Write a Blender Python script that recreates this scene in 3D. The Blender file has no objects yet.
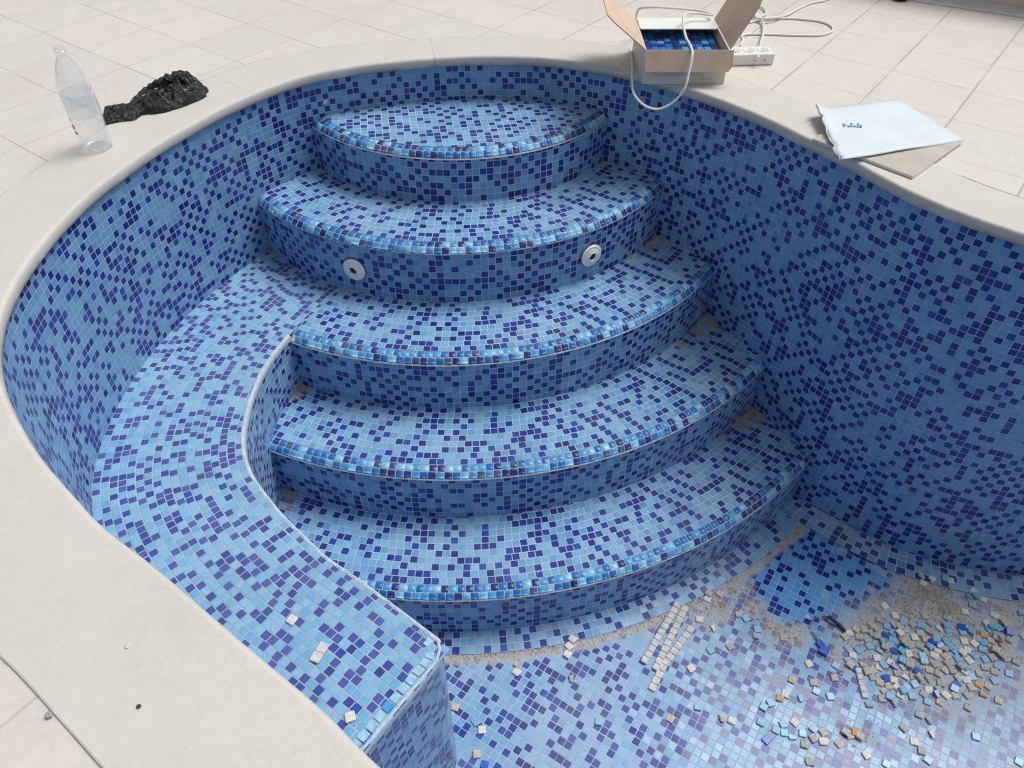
import bpy, bmesh, math, random
from mathutils import Vector, noise
from mathutils.geometry import tessellate_polygon
rnd = random.Random(11)
R = math.radians
scn = bpy.context.scene
COL = scn.collection
P = 0.025                       # mosaic pitch in metres
ZT = {1: -.126, 2: -.315, 3: -.537, 4: -.760, 5: -.982}
ZF = -1.204                     # pool floor
COP = .035                      # coping top
DECK = .031                     # pavers top
CAMZ, PITCH, FPX = 1.119, R(44.2), 769.8

def at(px, py, z):
    """a pixel of the survey photo -> point on the level z (used only to read positions on real surfaces)"""
    u = (px-512)/FPX; v = (py-384)/FPX
    d = (u, math.cos(PITCH)-v*math.sin(PITCH), -math.sin(PITCH)-v*math.cos(PITCH))
    t = (z-CAMZ)/d[2]
    return Vector((d[0]*t, d[1]*t, z))

# ------------------------------------------------------------------ object helpers
def tag(o, label=None, cat=None, group=None, kind=None):
    if label: o['label'] = label
    if cat: o['category'] = cat
    if group: o['group'] = group
    if kind: o['kind'] = kind
    return o
def empty(name, loc=(0, 0, 0), rz=0, label=None, cat=None, group=None):
    o = bpy.data.objects.new(name, None); COL.objects.link(o)
    o.location = loc; o.rotation_euler = (0, 0, rz); o.empty_display_size = .05
    return tag(o, label, cat, group)

class MB:
    def __init__(self): self.v = []; self.f = []; self.uv = []; self.m = []
    def quad(self, pts, uv=None, m=0):
        n = len(self.v); self.v += [tuple(p) for p in pts]
        self.f.append(tuple(range(n, n+len(pts)))); self.uv.append(uv or [(p[0], p[1]) for p in pts]); self.m.append(m)
    def grid(self, fn, nu, nv, uvfn=None, m=0):
        """fn(i,j) -> point; shared vertices"""
        n = len(self.v)
        for i in range(nu+1):
            for j in range(nv+1): self.v.append(tuple(fn(i, j)))
        for i in range(nu):
            for j in range(nv):
                a = n+i*(nv+1)+j; q = [(i, j), (i+1, j), (i+1, j+1), (i, j+1)]
                self.f.append((a, a+nv+1, a+nv+2, a+1))
                self.uv.append([uvfn(*k) if uvfn else (k[0], k[1]) for k in q]); self.m.append(m)
    def box(self, c, s, rz=0, m=0):
        n = len(self.v); cs, sn = math.cos(rz), math.sin(rz)
        for dz in (-.5, .5):
            for dx, dy in ((-.5, -.5), (.5, -.5), (.5, .5), (-.5, .5)):
                x, y = dx*s[0], dy*s[1]
                self.v.append((c[0]+x*cs-y*sn, c[1]+x*sn+y*cs, c[2]+dz*s[2]))
        for q in ((3, 2, 1, 0), (4, 5, 6, 7), (0, 1, 5, 4), (1, 2, 6, 5), (2, 3, 7, 6), (3, 0, 4, 7)):
            self.f.append(tuple(n+k for k in q)); self.uv.append([(0, 0)]*4); self.m.append(m)
    def build(self, name, mats, parent=None, smooth=False, bevel=0, seg=2, solid=0, merge=False):
        me = bpy.data.meshes.new(name); me.from_pydata(self.v, [], self.f)
        ul = me.uv_layers.new(name='UVMap'); k = 0
        for poly, uv in zip(me.polygons, self.uv):
            for li, c in zip(poly.loop_indices, uv): ul.data[li].uv = c
        for mt in (mats if isinstance(mats, (list, tuple)) else [mats]): me.materials.append(mt)
        for poly, m in zip(me.polygons, self.m): poly.material_index = m; poly.use_smooth = smooth
        if merge:
            bm = bmesh.new(); bm.from_mesh(me); bmesh.ops.remove_doubles(bm, verts=bm.verts, dist=1e-5)
            bmesh.ops.recalc_face_normals(bm, faces=bm.faces); bm.to_mesh(me); bm.free()
        o = bpy.data.objects.new(name, me); COL.objects.link(o)
        if parent: o.parent = parent
        if solid:
            md = o.modifiers.new('solid', 'SOLIDIFY'); md.thickness = solid; md.offset = 0
        if bevel:
            md = o.modifiers.new('bevel', 'BEVEL'); md.width = bevel; md.segments = seg; md.limit_method = 'ANGLE'; md.angle_limit = R(35)
        return o

def catmull(pts, n=8, closed=False):
    pts = [Vector(p) for p in pts]; out = []; N = len(pts)
    for i in range(N if closed else N-1):
        g = (lambda k: pts[k % N]) if closed else (lambda k: pts[min(max(k, 0), N-1)])
        a, b, c, d = g(i-1), g(i), g(i+1), g(i+2)
        for s in range(n):
            t = s/n
            out.append(.5*((2*b)+(c-a)*t+(2*a-5*b+4*c-d)*t*t+(3*b-a-3*c+d)*t**3))
    if not closed: out.append(pts[-1])
    return out
def tube(mb, path, r, ns=8, m=0, taper=None):
    path = [Vector(p) for p in path]; n0 = len(mb.v)
    T = [(path[min(i+1, len(path)-1)]-path[max(i-1, 0)]).normalized() for i in range(len(path))]
    up = Vector((0, 0, 1)) if abs(T[0].z) < .9 else Vector((1, 0, 0))
    nrm = (up-T[0]*up.dot(T[0])).normalized()
    for i, p in enumerate(path):
        nrm = (nrm-T[i]*nrm.dot(T[i])).normalized(); b = T[i].cross(nrm)
        rr = r*(taper(i/(len(path)-1)) if taper else 1)
        for k in range(ns):
            a = 2*math.pi*k/ns; mb.v.append(tuple(p+rr*(math.cos(a)*nrm+math.sin(a)*b)))
    for i in range(len(path)-1):
        for k in range(ns):
            a = n0+i*ns+k; b2 = n0+i*ns+(k+1) % ns
            mb.f.append((a, b2, b2+ns, a+ns)); mb.uv.append([(0, 0)]*4); mb.m.append(m)
    for e in (0, len(path)-1):
        mb.f.append(tuple(n0+e*ns+k for k in (range(ns) if e else reversed(range(ns))))); mb.uv.append([(0, 0)]*ns); mb.m.append(m)
def lathe(mb, prof, ns=40, m=0, wob=None):
    n0 = len(mb.v)
    for r_, z_ in prof:
        for k in range(ns):
            a = 2*math.pi*k/ns; w = wob(a, z_) if wob else 1
            mb.v.append((r_*w*math.cos(a), r_*w*math.sin(a), z_))
    for i in range(len(prof)-1):
        for k in range(ns):
            a = n0+i*ns+k; b = n0+i*ns+(k+1) % ns
            mb.f.append((a, b, b+ns, a+ns)); mb.uv.append([(0, 0)]*4); mb.m.append(m)

# ------------------------------------------------------------------ materials
class NT:
    def __init__(self, name):
        self.mat = bpy.data.materials.new(name); self.mat.use_nodes = True
        self.t = self.mat.node_tree; self.b = self.t.nodes['Principled BSDF']; self.out = self.t.nodes['Material Output']
    def n(self, typ, ins=None, **kw):
        nd = self.t.nodes.new(typ)
        for k, v in kw.items(): setattr(nd, k, v)
        for k, v in (ins or {}).items(): self.set(nd.inputs[k], v)
        return nd
    def set(self, sock, v):
        if hasattr(v, 'is_output') or isinstance(v, bpy.types.NodeSocket): self.t.links.new(v, sock)
        else: sock.default_value = v
    def math(self, op, a, b=0., c=0., clamp=False):
        nd = self.n('ShaderNodeMath', {0: a, 1: b, 2: c}, operation=op, use_clamp=clamp); return nd.outputs[0]
    def vmath(self, op, a, b=(0, 0, 0)):
        nd = self.n('ShaderNodeVectorMath', {0: a, 1: b}, operation=op)
        return nd.outputs['Value'] if op in ('LENGTH', 'DISTANCE', 'DOT_PRODUCT') else nd.outputs[0]
    def scale(self, a, s):
        nd = self.n('ShaderNodeVectorMath', {0: a, 'Scale': s}, operation='SCALE'); return nd.outputs[0]
    def ramp(self, x, a, b, lo=0., hi=1., smooth=True):
        nd = self.n('ShaderNodeMapRange', {0: x, 1: a, 2: b, 3: lo, 4: hi}, interpolation_type='SMOOTHSTEP' if smooth else 'LINEAR'); return nd.outputs[0]
    def mix(self, f, a, b, blend='MIX'):
        nd = self.n('ShaderNodeMix', data_type='RGBA', blend_type=blend)
        self.set(nd.inputs[0], f); self.set(nd.inputs[6], a); self.set(nd.inputs[7], b); return nd.outputs[2]
    def cramp(self, x, stops, const=False):
        nd = self.n('ShaderNodeValToRGB', {0: x}); cr = nd.color_ramp
        cr.interpolation = 'CONSTANT' if const else 'LINEAR'
        while len(cr.elements) < len(stops): cr.elements.new(.5)
        for e, (p, c) in zip(cr.elements, stops): e.position = p; e.color = (*c, 1)
        return nd.outputs[0]
    def noise(self, vec, scale, detail=3, rough=.55, dist=0):
        nd = self.n('ShaderNodeTexNoise', {'Vector': vec, 'Scale': scale, 'Detail': detail, 'Roughness': rough, 'Distortion': dist}); return nd.outputs[0], nd.outputs[1]
    def obj(self): return self.n('ShaderNodeTexCoord').outputs['Object']
    def pos(self): return self.n('ShaderNodeNewGeometry').outputs['Position']
    def bump(self, h, dist=.001, strength=1., normal=None):
        nd = self.n('ShaderNodeBump', {'Height': h, 'Distance': dist, 'Strength': strength})
        if normal is not None: self.set(nd.inputs['Normal'], normal)
        return nd.outputs[0]
    def done(self, color=None, rough=None, normal=None, **kw):
        if color is not None: self.set(self.b.inputs['Base Color'], color)
        if rough is not None: self.set(self.b.inputs['Roughness'], rough)
        if normal is not None: self.set(self.b.inputs['Normal'], normal)
        for k, v in kw.items(): self.set(self.b.inputs[k.replace('_', ' ')], v)
        return self.mat
def rgb(*c): return (*c, 1)

LIGHTS = [(0, (.070, .245, .48)), (.18, (.092, .295, .54)), (.45, (.112, .335, .58)), (.75, (.138, .375, .62)), (.92, (.175, .42, .65)), (1, (.075, .285, .57))]
DARKS = [(0, (.005, .022, .18)), (.3, (.006, .030, .24)), (.6, (.008, .038, .29)), (.82, (.006, .052, .35)), (1, (.018, .070, .34))]
def mosaic(name, seed, dark=.31, dust=.12, dirt=None, floor=False, lights=LIGHTS, darks=DARKS, sheet=.325, grout=(.48, .535, .65), joint=.0, size_=1., par_=(1.40, .30)):
    N = NT(name)
    uv = N.scale(N.n('ShaderNodeUVMap', uv_map='UVMap').outputs[0], 1/size_)
    sh = N.vmath('FLOOR', N.scale(uv, 1/sheet))
    wn = N.n('ShaderNodeTexWhiteNoise', {'Vector': N.vmath('ADD', sh, (seed+.5, 7.3, 0))}, noise_dimensions='3D').outputs[1]
    uv = N.vmath('ADD', uv, N.scale(N.vmath('SUBTRACT', wn, (.5, .5, .5)), .0008))
    lo = N.noise(uv, 7., 1)[1]
    uv = N.vmath('ADD', uv, N.scale(N.vmath('SUBTRACT', lo, (.5, .5, .5)), .004))
    uv = N.vmath('MULTIPLY', uv, (1, 1, 0))
    q = N.scale(uv, 1/P)
    cell = N.vmath('FLOOR', q)
    fr = N.vmath('ABSOLUTE', N.vmath('SUBTRACT', N.vmath('FRACTION', q), (.5, .5, .5)))
    fr = N.vmath('MULTIPLY', fr, (1, 1, 0))
    cn = N.n('ShaderNodeTexWhiteNoise', {'Vector': N.vmath('ADD', N.vmath('MULTIPLY', cell, (1, 1, 0)), (seed*3.1, seed*1.7, seed))}, noise_dimensions='3D')
    sep = N.n('ShaderNodeSeparateColor', {0: cn.outputs[1]})
    cr, cg, cb = sep.outputs[0], sep.outputs[1], sep.outputs[2]
    # each tile is a touch smaller or larger than its pitch
    size = N.math('MULTIPLY_ADD', cb, .018, -.009)
    d = N.vmath('LENGTH', N.vmath('MAXIMUM', N.vmath('SUBTRACT', fr, (.395-joint, .395-joint, 0)), (0, 0, 0)))
    d = N.math('ADD', d, size)
    g = N.ramp(d, .034, .064)
    lc = N.cramp(cr, lights); dc = N.cramp(cg, darks)
    cs_ = N.n('ShaderNodeSeparateXYZ', {0: cell}); ws_ = N.n('ShaderNodeSeparateXYZ', {0: N.vmath('FLOOR', N.scale(N.n('ShaderNodeTexWhiteNoise', {'Vector': N.vmath('FLOOR', N.scale(N.vmath('ADD', cell, (.5, .5, 0)), P/sheet))}, noise_dimensions='3D').outputs[1], 2.))})
    par = N.math('FLOORED_MODULO', N.math('ADD', N.math('ADD', cs_.outputs[0], cs_.outputs[1]), ws_.outputs[0]), 2.)
    patch = N.ramp(N.noise(N.scale(N.vmath('MULTIPLY', cell, (1, 1, 0)), P), 11., 1)[0], .35, .65, -.05, .05)
    isd = N.math('LESS_THAN', cn.outputs[0], N.math('ADD', N.math('MULTIPLY_ADD', par, dark*par_[0], dark*par_[1]), patch))
    col = N.mix(isd, lc, dc)
    # cloudy glass inside each tile, streaky along one side
    st = N.noise(N.vmath('MULTIPLY', uv, (420, 90, 1)), 1., 2)[0]
    col = N.mix(.5, col, N.mix(1., col, N.cramp(st, [(.25, (.62, .66, .72)), (.75, (1.3, 1.25, 1.2))]), 'MULTIPLY'))
    pos = N.pos()
    gn = N.noise(pos, 5., 4)[0]
    gcol = N.mix(N.ramp(gn, .35, .7), rgb(*grout), rgb(grout[0]*.72, grout[1]*.70, grout[2]*.70))
    col = N.mix(g, col, gcol)
    # dried grout haze
    dn = N.noise(pos, 3.2, 5, .62)[0]; dn2 = N.noise(pos, 38., 4, .7)[0]
    df = N.math('MULTIPLY', N.ramp(dn, .32, .74), N.ramp(dn2, .2, .8, .5, 1.))
    df = N.math('MULTIPLY', df, dust*2.1)
    df = N.math('ADD', df, dust*.35)
    df = N.math('MULTIPLY', df, N.math('MULTIPLY_ADD', isd, -.6, 1.))
    rough = N.math('ADD', N.math('MULTIPLY_ADD', g, .5, .12), N.math('MULTIPLY', cg, .14))
    if floor:
        wet = None
        wob = N.noise(pos, 9., 4, .65)[0]
        def blob(cx, cy, r, soft):
            dd = N.vmath('DISTANCE', N.vmath('MULTIPLY', pos, (1, 1, 0)), (cx, cy, 0))
            dd = N.math('ADD', dd, N.math('MULTIPLY_ADD', wob, .32, -.16))
            return N.ramp(dd, r-soft, r+soft, 1., 0.)
        for b in floor['wet']:
            w = blob(*b); wet = w if wet is None else N.math('MAXIMUM', wet, w)
        far = N.ramp(N.n('ShaderNodeSeparateXYZ', {0: pos}).outputs[0], .9, 2.0)
        df = N.math('ADD', df, N.math('MULTIPLY', far, .36))
        df = N.math('MULTIPLY', df, N.math('SUBTRACT', 1., N.math('MULTIPLY', wet, .95)))
        dirtm = None
        for b in floor['dirt']:
            w = blob(*b); dirtm = w if dirtm is None else N.math('MAXIMUM', dirtm, w)
        cx, cy, rad = floor['arc']
        dd = N.math('ABSOLUTE', N.math('SUBTRACT', N.vmath('DISTANCE', N.vmath('MULTIPLY', pos, (1, 1, 0)), (cx, cy, 0)), rad))
        arc = N.ramp(N.math('ADD', dd, N.math('MULTIPLY_ADD', wob, .05, -.025)), .003, .024, 1., 0.)
        dirtm = N.math('MAXIMUM', dirtm, arc)
        fine = N.noise(pos, 120., 3, .7)[0]
        dirtm = N.math('MULTIPLY', dirtm, N.ramp(fine, .3, .55, .62, 1.))
        dirtcol = N.mix(N.noise(pos, 60., 3, .7)[0], rgb(.32, .285, .245), rgb(.58, .54, .495))
        col = N.mix(N.math('MULTIPLY', wet, .42), col, N.mix(isd, rgb(.055, .30, .76), rgb(.008, .022, .24)))
        col = N.mix(df, col, rgb(.47, .52, .60))
        col = N.mix(N.math('MULTIPLY', dirtm, .84), col, dirtcol)
        rough = N.math('ADD', rough, N.math('MULTIPLY', dirtm, .7), clamp=True)
        rough = N.math('SUBTRACT', rough, N.math('MULTIPLY', wet, .1), clamp=True)
        h = N.math('SUBTRACT', 1., N.math('MULTIPLY', g, 1.))
        h = N.math('ADD', N.math('MULTIPLY', h, N.math('SUBTRACT', 1., dirtm)), N.math('MULTIPLY', dirtm, N.math('MULTIPLY', fine, 3.)))
    else:
        col = N.mix(df, col, rgb(.44, .50, .57))
        if dirt:
            wob = N.noise(pos, 22., 4, .65)[0]; dm = None
            for bx_, by_, bz_, br_ in dirt:
                dd = N.math('ADD', N.vmath('DISTANCE', pos, (bx_, by_, bz_)), N.math('MULTIPLY_ADD', wob, .07, -.035))
                dd = N.ramp(dd, br_*.35, br_*1.3, 1., 0.); dm = dd if dm is None else N.math('MAXIMUM', dm, dd)
            dm = N.math('MULTIPLY', dm, N.ramp(N.noise(pos, 110., 3, .7)[0], .3, .55, .55, 1.))
            col = N.mix(N.math('MULTIPLY', dm, .9), col, N.mix(N.noise(pos, 60., 3, .7)[0], rgb(.24, .19, .145), rgb(.50, .44, .38)))
            rough = N.math('ADD', rough, N.math('MULTIPLY', dm, .6), clamp=True)
        h = N.math('SUBTRACT', 1., N.ramp(d, .02, .07))
    # sparse pale splashes of adhesive
    sp = N.noise(pos, 26., 2, .5)[0]
    col = N.mix(N.math('MULTIPLY', N.ramp(sp, .77, .80), .6), col, rgb(.62, .64, .66))
    rough = N.math('ADD', rough, N.math('MULTIPLY', df, .5), clamp=True)
    tilt = N.scale(N.vmath('SUBTRACT', cn.outputs[1], (.5, .5, .5)), .045 if floor else .12)
    nrm = N.vmath('NORMALIZE', N.vmath('ADD', N.n('ShaderNodeNewGeometry').outputs['Normal'], tilt))
    return N.done(col, rough, N.bump(h, .0009, 1., nrm), Specular_IOR_Level=.38)

def plain(name, c, rough=.5, var=.08, scale=40., bump=.0, bscale=200., **kw):
    N = NT(name); p = N.obj(); n = N.noise(p, scale, 4, .6)[0]
    a = rgb(*[x*(1-var) for x in c]); b = rgb(*[min(1, x*(1+var)) for x in c])
    nm = N.bump(N.noise(p, bscale, 3)[0], bump) if bump else None
    return N.done(N.mix(N.ramp(n, .3, .7), a, b), rough, nm, **kw)

ARC5 = (-.2, 2.944, 1.713)
def fl(px, py): p = at(px, py, ZF); return p.x, p.y
def blob(px, py, r, s=.04): return (*fl(px, py), r, s)
DIRT = [blob(925, 590, .09, .05), blob(945, 612, .085, .06), blob(905, 607, .06, .04), blob(965, 625, .05, .05), blob(880, 600, .03, .03), blob(930, 578, .06, .04),
        blob(735, 592, .035), blob(705, 592, .035), blob(752, 612, .035), blob(770, 628, .035), blob(795, 638, .03), blob(775, 632, .045, .04), blob(870, 630, .06, .06), blob(900, 660, .06, .08),
        blob(720, 605, .05, .05), blob(858, 737, .03, .03), blob(985, 640, .05, .05), blob(833, 655, .02, .03),
        blob(890, 640, .10, .16), blob(930, 665, .11, .18), blob(975, 655, .08, .15), blob(860, 640, .05, .10), blob(700, 612, .03, .08), blob(1000, 610, .08, .14)]
WET = [blob(790, 575, .15, .03), blob(820, 562, .13, .03), blob(850, 585, .14, .03), blob(800, 600, .13, .03), blob(845, 604, .10, .03)]
M = {}
SOFT = [(0, (.085, .285, .53)), (.18, (.098, .31, .56)), (.45, (.112, .335, .58)), (.75, (.128, .36, .605)), (.92, (.148, .385, .62)), (1, (.09, .305, .57))]
M['wall'] = mosaic('wall_mosaic', 3, .40, .045, size_=.90, par_=(1.25, .375), lights=SOFT, grout=(.43, .45, .58))
TD = []
for px_, py_, lev, r_ in ((330, 170, 2, .02), (602, 164, 2, .025), (275, 253, 3, .035), (262, 258, 3, .03), (664, 238, 3, .04), (648, 247, 3, .03), (628, 256, 3, .022), (712, 322, 4, .042), (700, 332, 4, .03), (682, 345, 4, .022), (302, 388, 4, .03), (296, 396, 4, .025),
                          (756, 414, 5, .045), (742, 424, 5, .032), (722, 438, 5, .024), (290, 496, 5, .03), (288, 505, 5, .02)):
    p_ = at(px_, py_, ZT[lev]); TD.append((p_.x, p_.y, p_.z, r_))
M['tread'] = mosaic('tread_mosaic', 11, .385, .09, dirt=TD)
M['riser'] = mosaic('riser_mosaic', 23, .41, .05)
M['bench'] = mosaic('bench_mosaic', 31, .40, .08, joint=.01, size_=.888, par_=(1.1, .45),
                    lights=[(0, (.10, .33, .59)), (.3, (.135, .39, .65)), (.62, (.165, .44, .70)), (.85, (.20, .46, .69)), (1, (.09, .36, .66))],
                    darks=[(0, (.024, .060, .29)), (.4, (.042, .082, .34)), (.8, (.07, .115, .39)), (1, (.014, .068, .38))], grout=(.42, .45, .50))
M['bface'] = mosaic('bench_face_mosaic', 41, .38, .09, size_=.92)
M['floor'] = mosaic('floor_mosaic', 53, .355, .19, size_=.93, par_=(1.1, .45), lights=SOFT, floor=dict(wet=WET, dirt=DIRT, arc=(ARC5[0], ARC5[1], ARC5[2]+.093)))
M['border'] = mosaic('floor_border_mosaic', 61, .33, .20)
GL = dict(Specular_IOR_Level=.34)
M['n_grout'] = plain('nosing_grout', (.36, .39, .45), .8, .2, 60)
M['n_pale'] = plain('glass_tile_pale', (.20, .50, .76), .27, .14, 60, **GL)
M['n_sky'] = plain('glass_tile_sky', (.075, .32, .64), .27, .18, 60, **GL)
M['n_azure'] = plain('glass_tile_azure', (.02, .155, .46), .27, .22, 60, **GL)
M['n_navy'] = plain('glass_tile_navy', (.02, .045, .20), .27, .3, 60, **GL)
M['n_plum'] = plain('glass_tile_plum', (.06, .10, .24), .2, .25, 60, **GL)
NOSE = [M[k] for k in ('n_grout', 'n_pale', 'n_sky', 'n_azure', 'n_navy', 'n_plum')]

def stone_mat(name, grid):
    N = NT(name); p = N.pos(); k = (1.055, 1.048, 1.04) if grid else (1.0, 1.0, .995)
    n1 = N.noise(p, 2.2, 5, .6)[0]; n2 = N.noise(p, 14., 4, .65)[0]; n3 = N.noise(p, 260., 2, .6)[0]
    col = N.cramp(n1, [(.25, (.555, .535, .505)), (.5, (.605, .585, .555)), (.75, (.59, .575, .555))])
    col = N.mix(.28, col, N.cramp(n2, [(.3, (.49, .47, .45)), (.55, (.60, .58, .56)), (.8, (.65, .63, .605))]))
    col = N.mix(N.math('MULTIPLY', N.ramp(n3, .62, .8), .18), col, rgb(.45, .42, .38))
    sp = N.noise(p, 55., 1, .5)[0]
    col = N.mix(N.math('MULTIPLY', N.ramp(sp, .80, .83), .35), col, rgb(.36, .35, .33))
    h = N.math('MULTIPLY', n3, .25)
    col = N.mix(1., col, rgb(*k), 'MULTIPLY')
    fine = N.noise(p, 90., 4, .75)[0]
    col = N.mix(.5, col, N.mix(1., col, N.cramp(fine, [(.3, (.86, .85, .83)), (.7, (1.1, 1.1, 1.1))]), 'MULTIPLY'))
    stain = N.math('MULTIPLY', N.ramp(N.noise(p, 1.7, 6, .7, .6)[0], .54, .72), .20)
    col = N.mix(stain, col, rgb(.43, .41, .38))
    if grid:
        ang, sa, ca, sb, cb = grid
        e1 = (math.cos(ang), math.sin(ang), 0); e2 = (math.sin(ang), -math.cos(ang), 0)
        wp = N.vmath('ADD', p, N.scale(N.vmath('SUBTRACT', N.noise(p, 25., 2)[1], (.5, .5, .5)), .004))
        A = N.math('DIVIDE', N.math('SUBTRACT', N.vmath('DOT_PRODUCT', wp, e1), ca), sa)
        B = N.math('DIVIDE', N.math('SUBTRACT', N.vmath('DOT_PRODUCT', wp, e2), cb), sb)
        fa = N.math('ABSOLUTE', N.math('SUBTRACT', N.math('FRACT', N.math('ADD', A, .5)), .5))
        fb = N.math('ABSOLUTE', N.math('SUBTRACT', N.math('FRACT', N.math('ADD', B, .5)), .5))
        ja = N.ramp(fa, .004, .013, 1., 0.); jb = N.ramp(fb, .005, .015, 1., 0.)
        br = N.noise(p, 3.3, 3, .7)[0]; br2 = N.noise(N.vmath('ADD', p, (9, 4, 0)), 4.3, 3, .7)[0]
        ja = N.math('MULTIPLY', ja, N.ramp(br, .36, .60, .38, 1.)); jb = N.math('MULTIPLY', jb, N.ramp(br2, .34, .58, .42, 1.))
        wr = N.ramp(N.n('ShaderNodeSeparateXYZ', {0: p}).outputs[0], -.6, .7)
        jb = N.math('MULTIPLY', jb, N.math('MULTIPLY_ADD', wr, .45, .55)); ja = N.math('MULTIPLY', ja, N.math("MULTIPLY_ADD", wr, -.2, 1.))
        j = N.math('MAXIMUM', ja, jb)
        cellv = N.n('ShaderNodeCombineXYZ', {0: N.math('FLOOR', A), 1: N.math('FLOOR', B), 2: 0.}).outputs[0]
        wn = N.n('ShaderNodeTexWhiteNoise', {'Vector': cellv}, noise_dimensions='3D').outputs[0]
        col = N.mix(1., col, N.cramp(wn, [(0, (.97, .968, .965)), (.5, (1, 1, 1)), (1, (1.02, 1.005, .99))]), 'MULTIPLY')
        col = N.mix(N.math('MULTIPLY', j, .75), col, rgb(.32, .295, .26))
        h = N.math('SUBTRACT', h, N.math('MULTIPLY', j, 1.2))
    else:
        u = N.n('ShaderNodeSeparateXYZ', {0: N.n('ShaderNodeUVMap', uv_map='UVMap').outputs[0]})
        uu = N.math('ADD', u.outputs[0], N.math('MULTIPLY_ADD', N.noise(p, 30., 2)[0], .008, -.004))
        f = N.math('ABSOLUTE', N.math('SUBTRACT', N.math('FRACT', N.math('DIVIDE', N.math('SUBTRACT', uu, COPING_PHASE), .665)), .5))
        j = N.ramp(f, .4965, .4993, 0., 1.); j = N.math('MULTIPLY', j, N.ramp(N.n('ShaderNodeSeparateXYZ', {0: p}).outputs[1], 1.7, 2.2)); j = N.math('MULTIPLY', j, N.ramp(n1, .42, .6, .0, .8))
        col = N.mix(j, col, rgb(.22, .20, .18)); h = N.math('SUBTRACT', h, j)
        edge_ = N.math('MULTIPLY', N.ramp(u.outputs[1], .968, .985), N.ramp(N.noise(p, 9., 3, .7)[0], .34, .60, .15, .85))
        col = N.mix(edge_, col, rgb(.30, .275, .24)); h = N.math('SUBTRACT', h, edge_)
        # cooler cement-grey wear, and rusty grime where coping meets the tile
        z = N.n('ShaderNodeSeparateXYZ', {0: p}).outputs[2]
        col = N.mix(N.math('MULTIPLY', N.ramp(N.noise(p, 1.1, 3)[0], .40, .62), .35), col, rgb(.58, .57, .55))
        grime = N.math('MULTIPLY', N.ramp(z, .002, .022, 1., 0.), N.ramp(N.noise(p, 6., 4, .7)[0], .30, .56))
        col = N.mix(N.math('MULTIPLY', grime, .75), col, rgb(.32, .235, .14))
    return N.done(col, .62, N.bump(h, .0008, .8), Specular_IOR_Level=.3)

# ------------------------------------------------------------------ the pool outline
RIM = [(2.1, 1.45), (1.78, 1.482), (1.58, 1.52), (1.40, 1.585), (1.3, 1.65), (1.184, 1.75), (1.073, 1.88), (.983, 2.035), (.879, 2.188), (.787, 2.321), (.628, 2.496), (.477, 2.623), (.312, 2.724), (.137, 2.786), (-.043, 2.804), (-.224, 2.795), (-.401, 2.759), (-.573, 2.707), (-.731, 2.615), (-.867, 2.466), (-.981, 2.287), (-1.071, 2.089), (-1.139, 1.88), (-1.167, 1.684), (-1.167, 1.512), (-1.148, 1.378), (-1.11, 1.257), (-1.043, 1.133), (-.957, 1.021), (-.864, .92), (-.775, .839), (-.702, .775), (-.576, .689), (-.396, .554), (-.258, .453), (-.179, .385), (.1, .18),
       (.34, 0), (.9, -.45), (1.6, -.9), (2.4, -1.3), (3.4, -1.5), (4.3, -1.0), (4.6, 0), (4.2, 1.0), (3.2, 1.42)]
_c = catmull([(x, y, 0) for x, y in RIM], 24, True)
def resample(c, step):
    L = [0]
    for a, b in zip(c, c[1:]+c[:1]): L.append(L[-1]+(b-a).length)
    n = int(L[-1]/step); out = []; i = 0
    for k in range(n):
        t = L[-1]*k/n
        while L[i+1] < t: i += 1
        a, b = c[i], c[(i+1) % len(c)]
        out.append(a.lerp(b, (t-L[i])/max(1e-9, L[i+1]-L[i])))
    return out, L[-1]/n
CURVE, DS = resample(_c, .02)
for _ in range(3):                                    # iron out reading noise
    CURVE = [(CURVE[i-1]+CURVE[i]*2+CURVE[(i+1) % len(CURVE)])/4 for i in range(len(CURVE))]
NC = len(CURVE)
NORM = []
for i in range(NC):
    t = (CURVE[(i+2) % NC]-CURVE[i-2]).normalized(); NORM.append(Vector((t.y, -t.x, 0)))
def smooth01(t): t = min(1, max(0, t)); return t*t*(3-2*t)
LEAN = []
for i, p in enumerate(CURVE):
    l = .082*smooth01((p.x+.1)/.45) if p.y > 1.0 else .1*smooth01((p.x-.6)/2)
    if p.x > 1.05: l = .082-.02*smooth01((p.x-1.05)/.2)
    LEAN.append(l)
CW = [.188+.042*smooth01((-.3-p.x)/.5) if p.y > .9 else .23 for p in CURVE]
def wall_pt(i, z, inset=0.):
    i %= NC
    q = CURVE[i]+NORM[i]*(.012-LEAN[i]*(-z)/1.204-inset); return Vector((q.x, q.y, z))
def near_index(x, y): return min(range(NC), key=lambda k: (CURVE[k]-Vector((x, y, 0))).length)
COPING_PHASE = near_index(.05, 2.80)*DS+.3325
M['deck'] = stone_mat('deck_pavers', (R(53.0), .265, .0278, .27, -.0198))
M['coping'] = stone_mat('coping_stone', None)

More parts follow.
